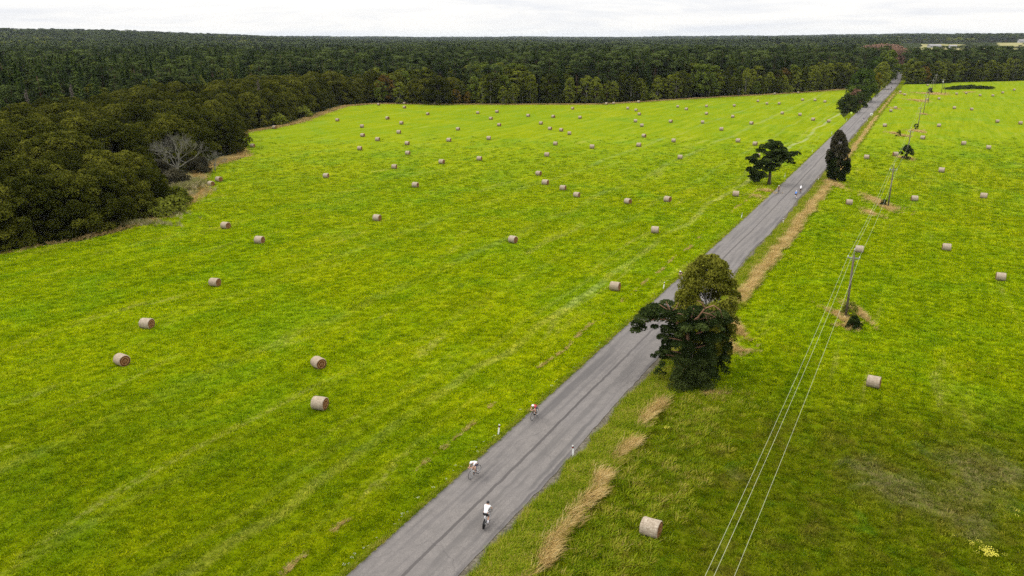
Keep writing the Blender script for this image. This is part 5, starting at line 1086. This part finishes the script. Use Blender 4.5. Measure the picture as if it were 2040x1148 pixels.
def bike_meshes():
    o = {}; mb = MB(); BB = (0, 0, .27); ST = (-.17, 0, .93); HT = (.42, 0, .86); HB = (.47, 0, .68); RA = (-.42, 0, .34); FA = (.58, 0, .34)
    mb.tube([BB, ST], [.028, .018], 8); mb.tube([(-.12, 0, .80), HT], [.022, .024], 8); mb.tube([BB, HB], [.032, .028], 8); mb.tube([HT, HB], .028, 8)
    for s_ in (.05, -.05): mb.tube([(BB[0], s_ * .6, BB[2]), (RA[0], s_, RA[2])], .013, 6); mb.tube([(-.11, s_ * .3, .78), (RA[0], s_, RA[2])], .011, 6); mb.tube([(HB[0], s_ * .6, HB[2]), (.50, s_, .58), (FA[0], s_, FA[2])], [.018, .016, .01], 6)
    o['frame'] = mb.me('frame', True)
    mb = MB(); mb.tube([HT, (.46, 0, .94)], .018, 6); mb.tube([(.60, .20, .92), (.50, .20, .94), (.47, .1, .95), (.47, -.1, .95), (.50, -.20, .94), (.60, -.20, .92)], .016, 6)
    for s_ in (.06, -.06): mb.tube([(.42, s_, .97), (.70, s_, 1.0), (.78, s_, 1.03)], .013, 6)
    for s_ in (.2, -.2): mb.tube([(.6, s_, .92), (.64, s_, .88), (.60, s_, .80), (.52, s_, .79)], .015, 6)
    o['handlebar'] = mb.me('handlebar', True)
    mb = MB(); mb.ball((-.20, 0, .955), (.13, .065, .025), 10, 5); mb.tube([(-.14, 0, .955), (-.02, 0, .95)], [.03, .018], 6); o['saddle'] = mb.me('saddle', True)
    mb = MB(); mb.torus((0, 0, 0), .335, .0165, 36, 6); o['tyre'] = mb.me('tyre', True)
    mb = MB(); mb.torus((0, 0, 0), .308, .016, 36, 6); mb.tube([(0, -.05, 0), (0, .05, 0)], .022, 8)
    for k in range(12): a = 6.2832 * k / 12; mb.tube([(0, 0, 0), (.30 * math.cos(a), 0, .30 * math.sin(a))], .003, 4)
    o['rim'] = mb.me('rim', True)
    mb = MB(); n = 32; V = [(0, -.028, 0), (0, .028, 0)] + [(.318 * math.cos(6.2832 * k / n), 0, .318 * math.sin(6.2832 * k / n)) for k in range(n)]; mb.add(V, [[0, 2 + k, 2 + (k + 1) % n] for k in range(n)] + [[1, 2 + (k + 1) % n, 2 + k] for k in range(n)]); o['disc'] = mb.me('rim', True)
    mb = MB(); V = [(.105 * math.cos(6.2832 * k / 20), y_, .105 * math.sin(6.2832 * k / 20)) for y_ in (-.055, -.045) for k in range(20)]; V = [(x, y, z + .27) for x, y, z in V]; mb.add(V, [list(range(20)), list(range(20, 40))[::-1]] + [[k, k + 20, (k + 1) % 20 + 20, (k + 1) % 20] for k in range(20)])
    mb.tube([(0, -.07, .27), (.02, -.075, .11)], .012, 6); mb.tube([(0, .07, .27), (.0, .075, .44)], .012, 6); o['crankset'] = mb.me('crankset')
    mb = MB(); mb.box((.03, -.11, .10), (.09, .07, .015)); mb.box((.01, .11, .45), (.09, .07, .015)); o['pedals'] = mb.me('pedal')
    mb = MB(); mb.tube([(.10, 0, .40), (.22, 0, .52)], .036, 8); o['bottle'] = mb.me('bottle', True)
    return o
BK = bike_meshes(); RID = {True: rider_meshes(True), False: rider_meshes(False)}
def slot(o, mat):
    o.material_slots[0].link = 'OBJECT'; o.material_slots[0].material = mat
def build_bike():
    t = empty('bicycle')
    for k, m_ in (('frame', M_SILV), ('handlebar', M_BLACK), ('saddle', M_BLACK), ('crankset', M_METAL), ('bottle', M_WHITE)): part(k, BK[k], t, m_)
    part('pedals', BK['pedals'], t, M_BLACK)
    for x in (-.42, .58):
        wh = part('wheel', BK['tyre'], t, M_BLACK); wh.location = (x, 0, .352); part('rim', BK['rim'], wh, M_METAL)
    return t
def build_rider(crouch):
    q = RID[crouch]; b = link('person', q['body'], None, M_SKIN)
    for k, m_ in (('jersey', M_JW), ('shorts', M_BLK), ('socks', M_JW), ('shoes', M_BLK), ('helmet', M_JW), ('sunglasses', M_BLK), ('hair', M_HAIR)): part(k, q[k], b, m_)
    return b
bike0 = None; rid0 = {}
def kids(o, n): return [c for c in KIDS[o.name] if c.name.split('.')[0] == n]
def cyclist(px, py, away, crouch, jersey, shorts, helmet, socks, frame, desc, bdesc, disc=False, yaw=0.0, near=False):
    global bike0
    if bike0 is None: b = bike0 = build_bike()
    else: b = copy_tree(bike0)
    if crouch not in rid0: r_ = rid0[crouch] = build_rider(crouch)
    else: r_ = copy_tree(rid0[crouch])
    p = at(px, py); h = R(90) - ROAD_AZ + (0 if away else math.pi) + yaw
    for o in (b, r_): o.location = (p.x, p.y, .055); o.rotation_euler = (0, 0, h)
    for o, n, m_ in ((b, 'frame', frame), (r_, 'jersey', jersey), (r_, 'shorts', shorts), (r_, 'helmet', helmet), (r_, 'socks', socks)): slot(kids(o, n)[0], m_)
    if disc:
        w_ = kids(b, 'wheel')[0]; rr_ = KIDS[w_.name][0]; rr_.data = BK['disc']; BK['disc'].materials.clear(); BK['disc'].materials.append(M_BLACK); slot(rr_, M_BLACK)
    tag(b, bdesc, 'bicycle', 'racing bicycles'); tag(r_, desc, 'cyclist', 'cyclists in the race')
cyclist(1066, 833, False, True, M_RED, M_NAVY, M_JW, M_BLK, M_BLACK, 'cyclist in red and navy with a white helmet, crouched on the left lane', 'black racing bicycle under the red and navy cyclist')
cyclist(947, 949, False, True, M_JW, M_NAVY, M_JW, M_BLK, M_SILV, 'cyclist in white and navy crouched low near the left road edge', 'silver racing bicycle under the white and navy cyclist', yaw=-.1)
cyclist(969, 1048, True, False, M_JW, M_BLK, M_BLK, M_JW, M_SILV, 'cyclist in white jersey and black shorts riding away, lowest in the photo', 'racing bicycle with a black disc rear wheel, lowest on the road', disc=True, yaw=.16)
cyclist(1551, 385, False, False, M_BLK, M_BLK, M_JW, M_BLK, M_BLACK, 'dark-clad cyclist with white helmet on the left lane by the spreading pine', 'bicycle of the dark-clad cyclist by the spreading pine')
cyclist(1584.5, 397, True, False, M_BLUE, M_BLK, M_JW, M_JW, M_SILV, 'blue-clad cyclist on the right lane, beside a white-clad one', 'bicycle under the blue-clad cyclist')
cyclist(1594, 386, True, False, M_JW, M_BLK, M_JW, M_BLK, M_BLACK, 'white-clad cyclist just ahead of the blue-clad one', 'bicycle under the white-clad cyclist ahead of the blue one')
cyclist(1356, 559, False, True, M_BLK, M_BLK, M_JW, M_BLK, M_BLACK, 'cyclist in black with white helmet half hidden behind the roadside birch', 'black bicycle half hidden behind the roadside birch')
cyclist(1719, 243, True, False, M_NAVY, M_JW, M_NAVY, M_JW, M_SILV, 'lone cyclist in dark blue and white beside the white road sign', 'bicycle of the lone cyclist beside the white road sign')
FAR = [(1742.3, 194.5, 0), (1749, 187.5, 0), (1746.5, 189, 0), (1754.5, 182, 0), (1757.6, 179, 0), (1765.8, 172.5, 0), (1770.6, 178.6, 1), (1775.5, 178.3, 1), (1772.8, 165.4, 0), (1784.8, 165.5, 1), (1778.2, 161, 0), (1781, 157, 0), (1789.3, 160.5, 1), (1780.6, 153, 0), (1788.5, 150.5, 1)]
_o2 = ['first', 'second', 'third', 'fourth', 'fifth', 'sixth', 'seventh', 'eighth', 'ninth', 'tenth', 'eleventh', 'twelfth', 'thirteenth', 'fourteenth', 'last']
js = [(M_BLK, 'black'), (M_NAVY, 'navy'), (M_JW, 'white'), (M_BLUE, 'blue')]
for k, (px, py, aw) in enumerate(FAR):
    jm, jn = js[(0, 1, 0, 1, 2, 1, 2, 1, 2, 2, 1, 0, 1, 0, 2)[k]]
    cyclist(px, py, bool(aw), not aw, jm, M_BLK, M_JW if k % 2 else M_BLK, M_BLK, M_BLACK, '%s-clad cyclist on the far road, %s of the bunch counted from the camera' % (jn, _o2[k]), 'bicycle under the %s rider of the far bunch' % _o2[k])

# ------------------------------------------------------------------ air
hb = MB(); hb.box((0, 5000, 54), (30000, 34000, 112)); hz_o = link('haze', hb.me('haze')); m, t = newmat('haze'); o = N(t, 'ShaderNodeOutputMaterial'); pv = N(t, 'ShaderNodeVolumePrincipled')
pv.inputs['Color'].default_value = (.78, .88, 1.0, 1); pv.inputs['Density'].default_value = 2.6e-5; pv.inputs['Anisotropy'].default_value = .2; L(t, pv.outputs[0], o.inputs[1]); hz_o.data.materials.append(m)
hz_o.display_type = 'WIRE'; tag(hz_o, 'thin bluish air over the wood and meadows', 'haze', kind='stuff')
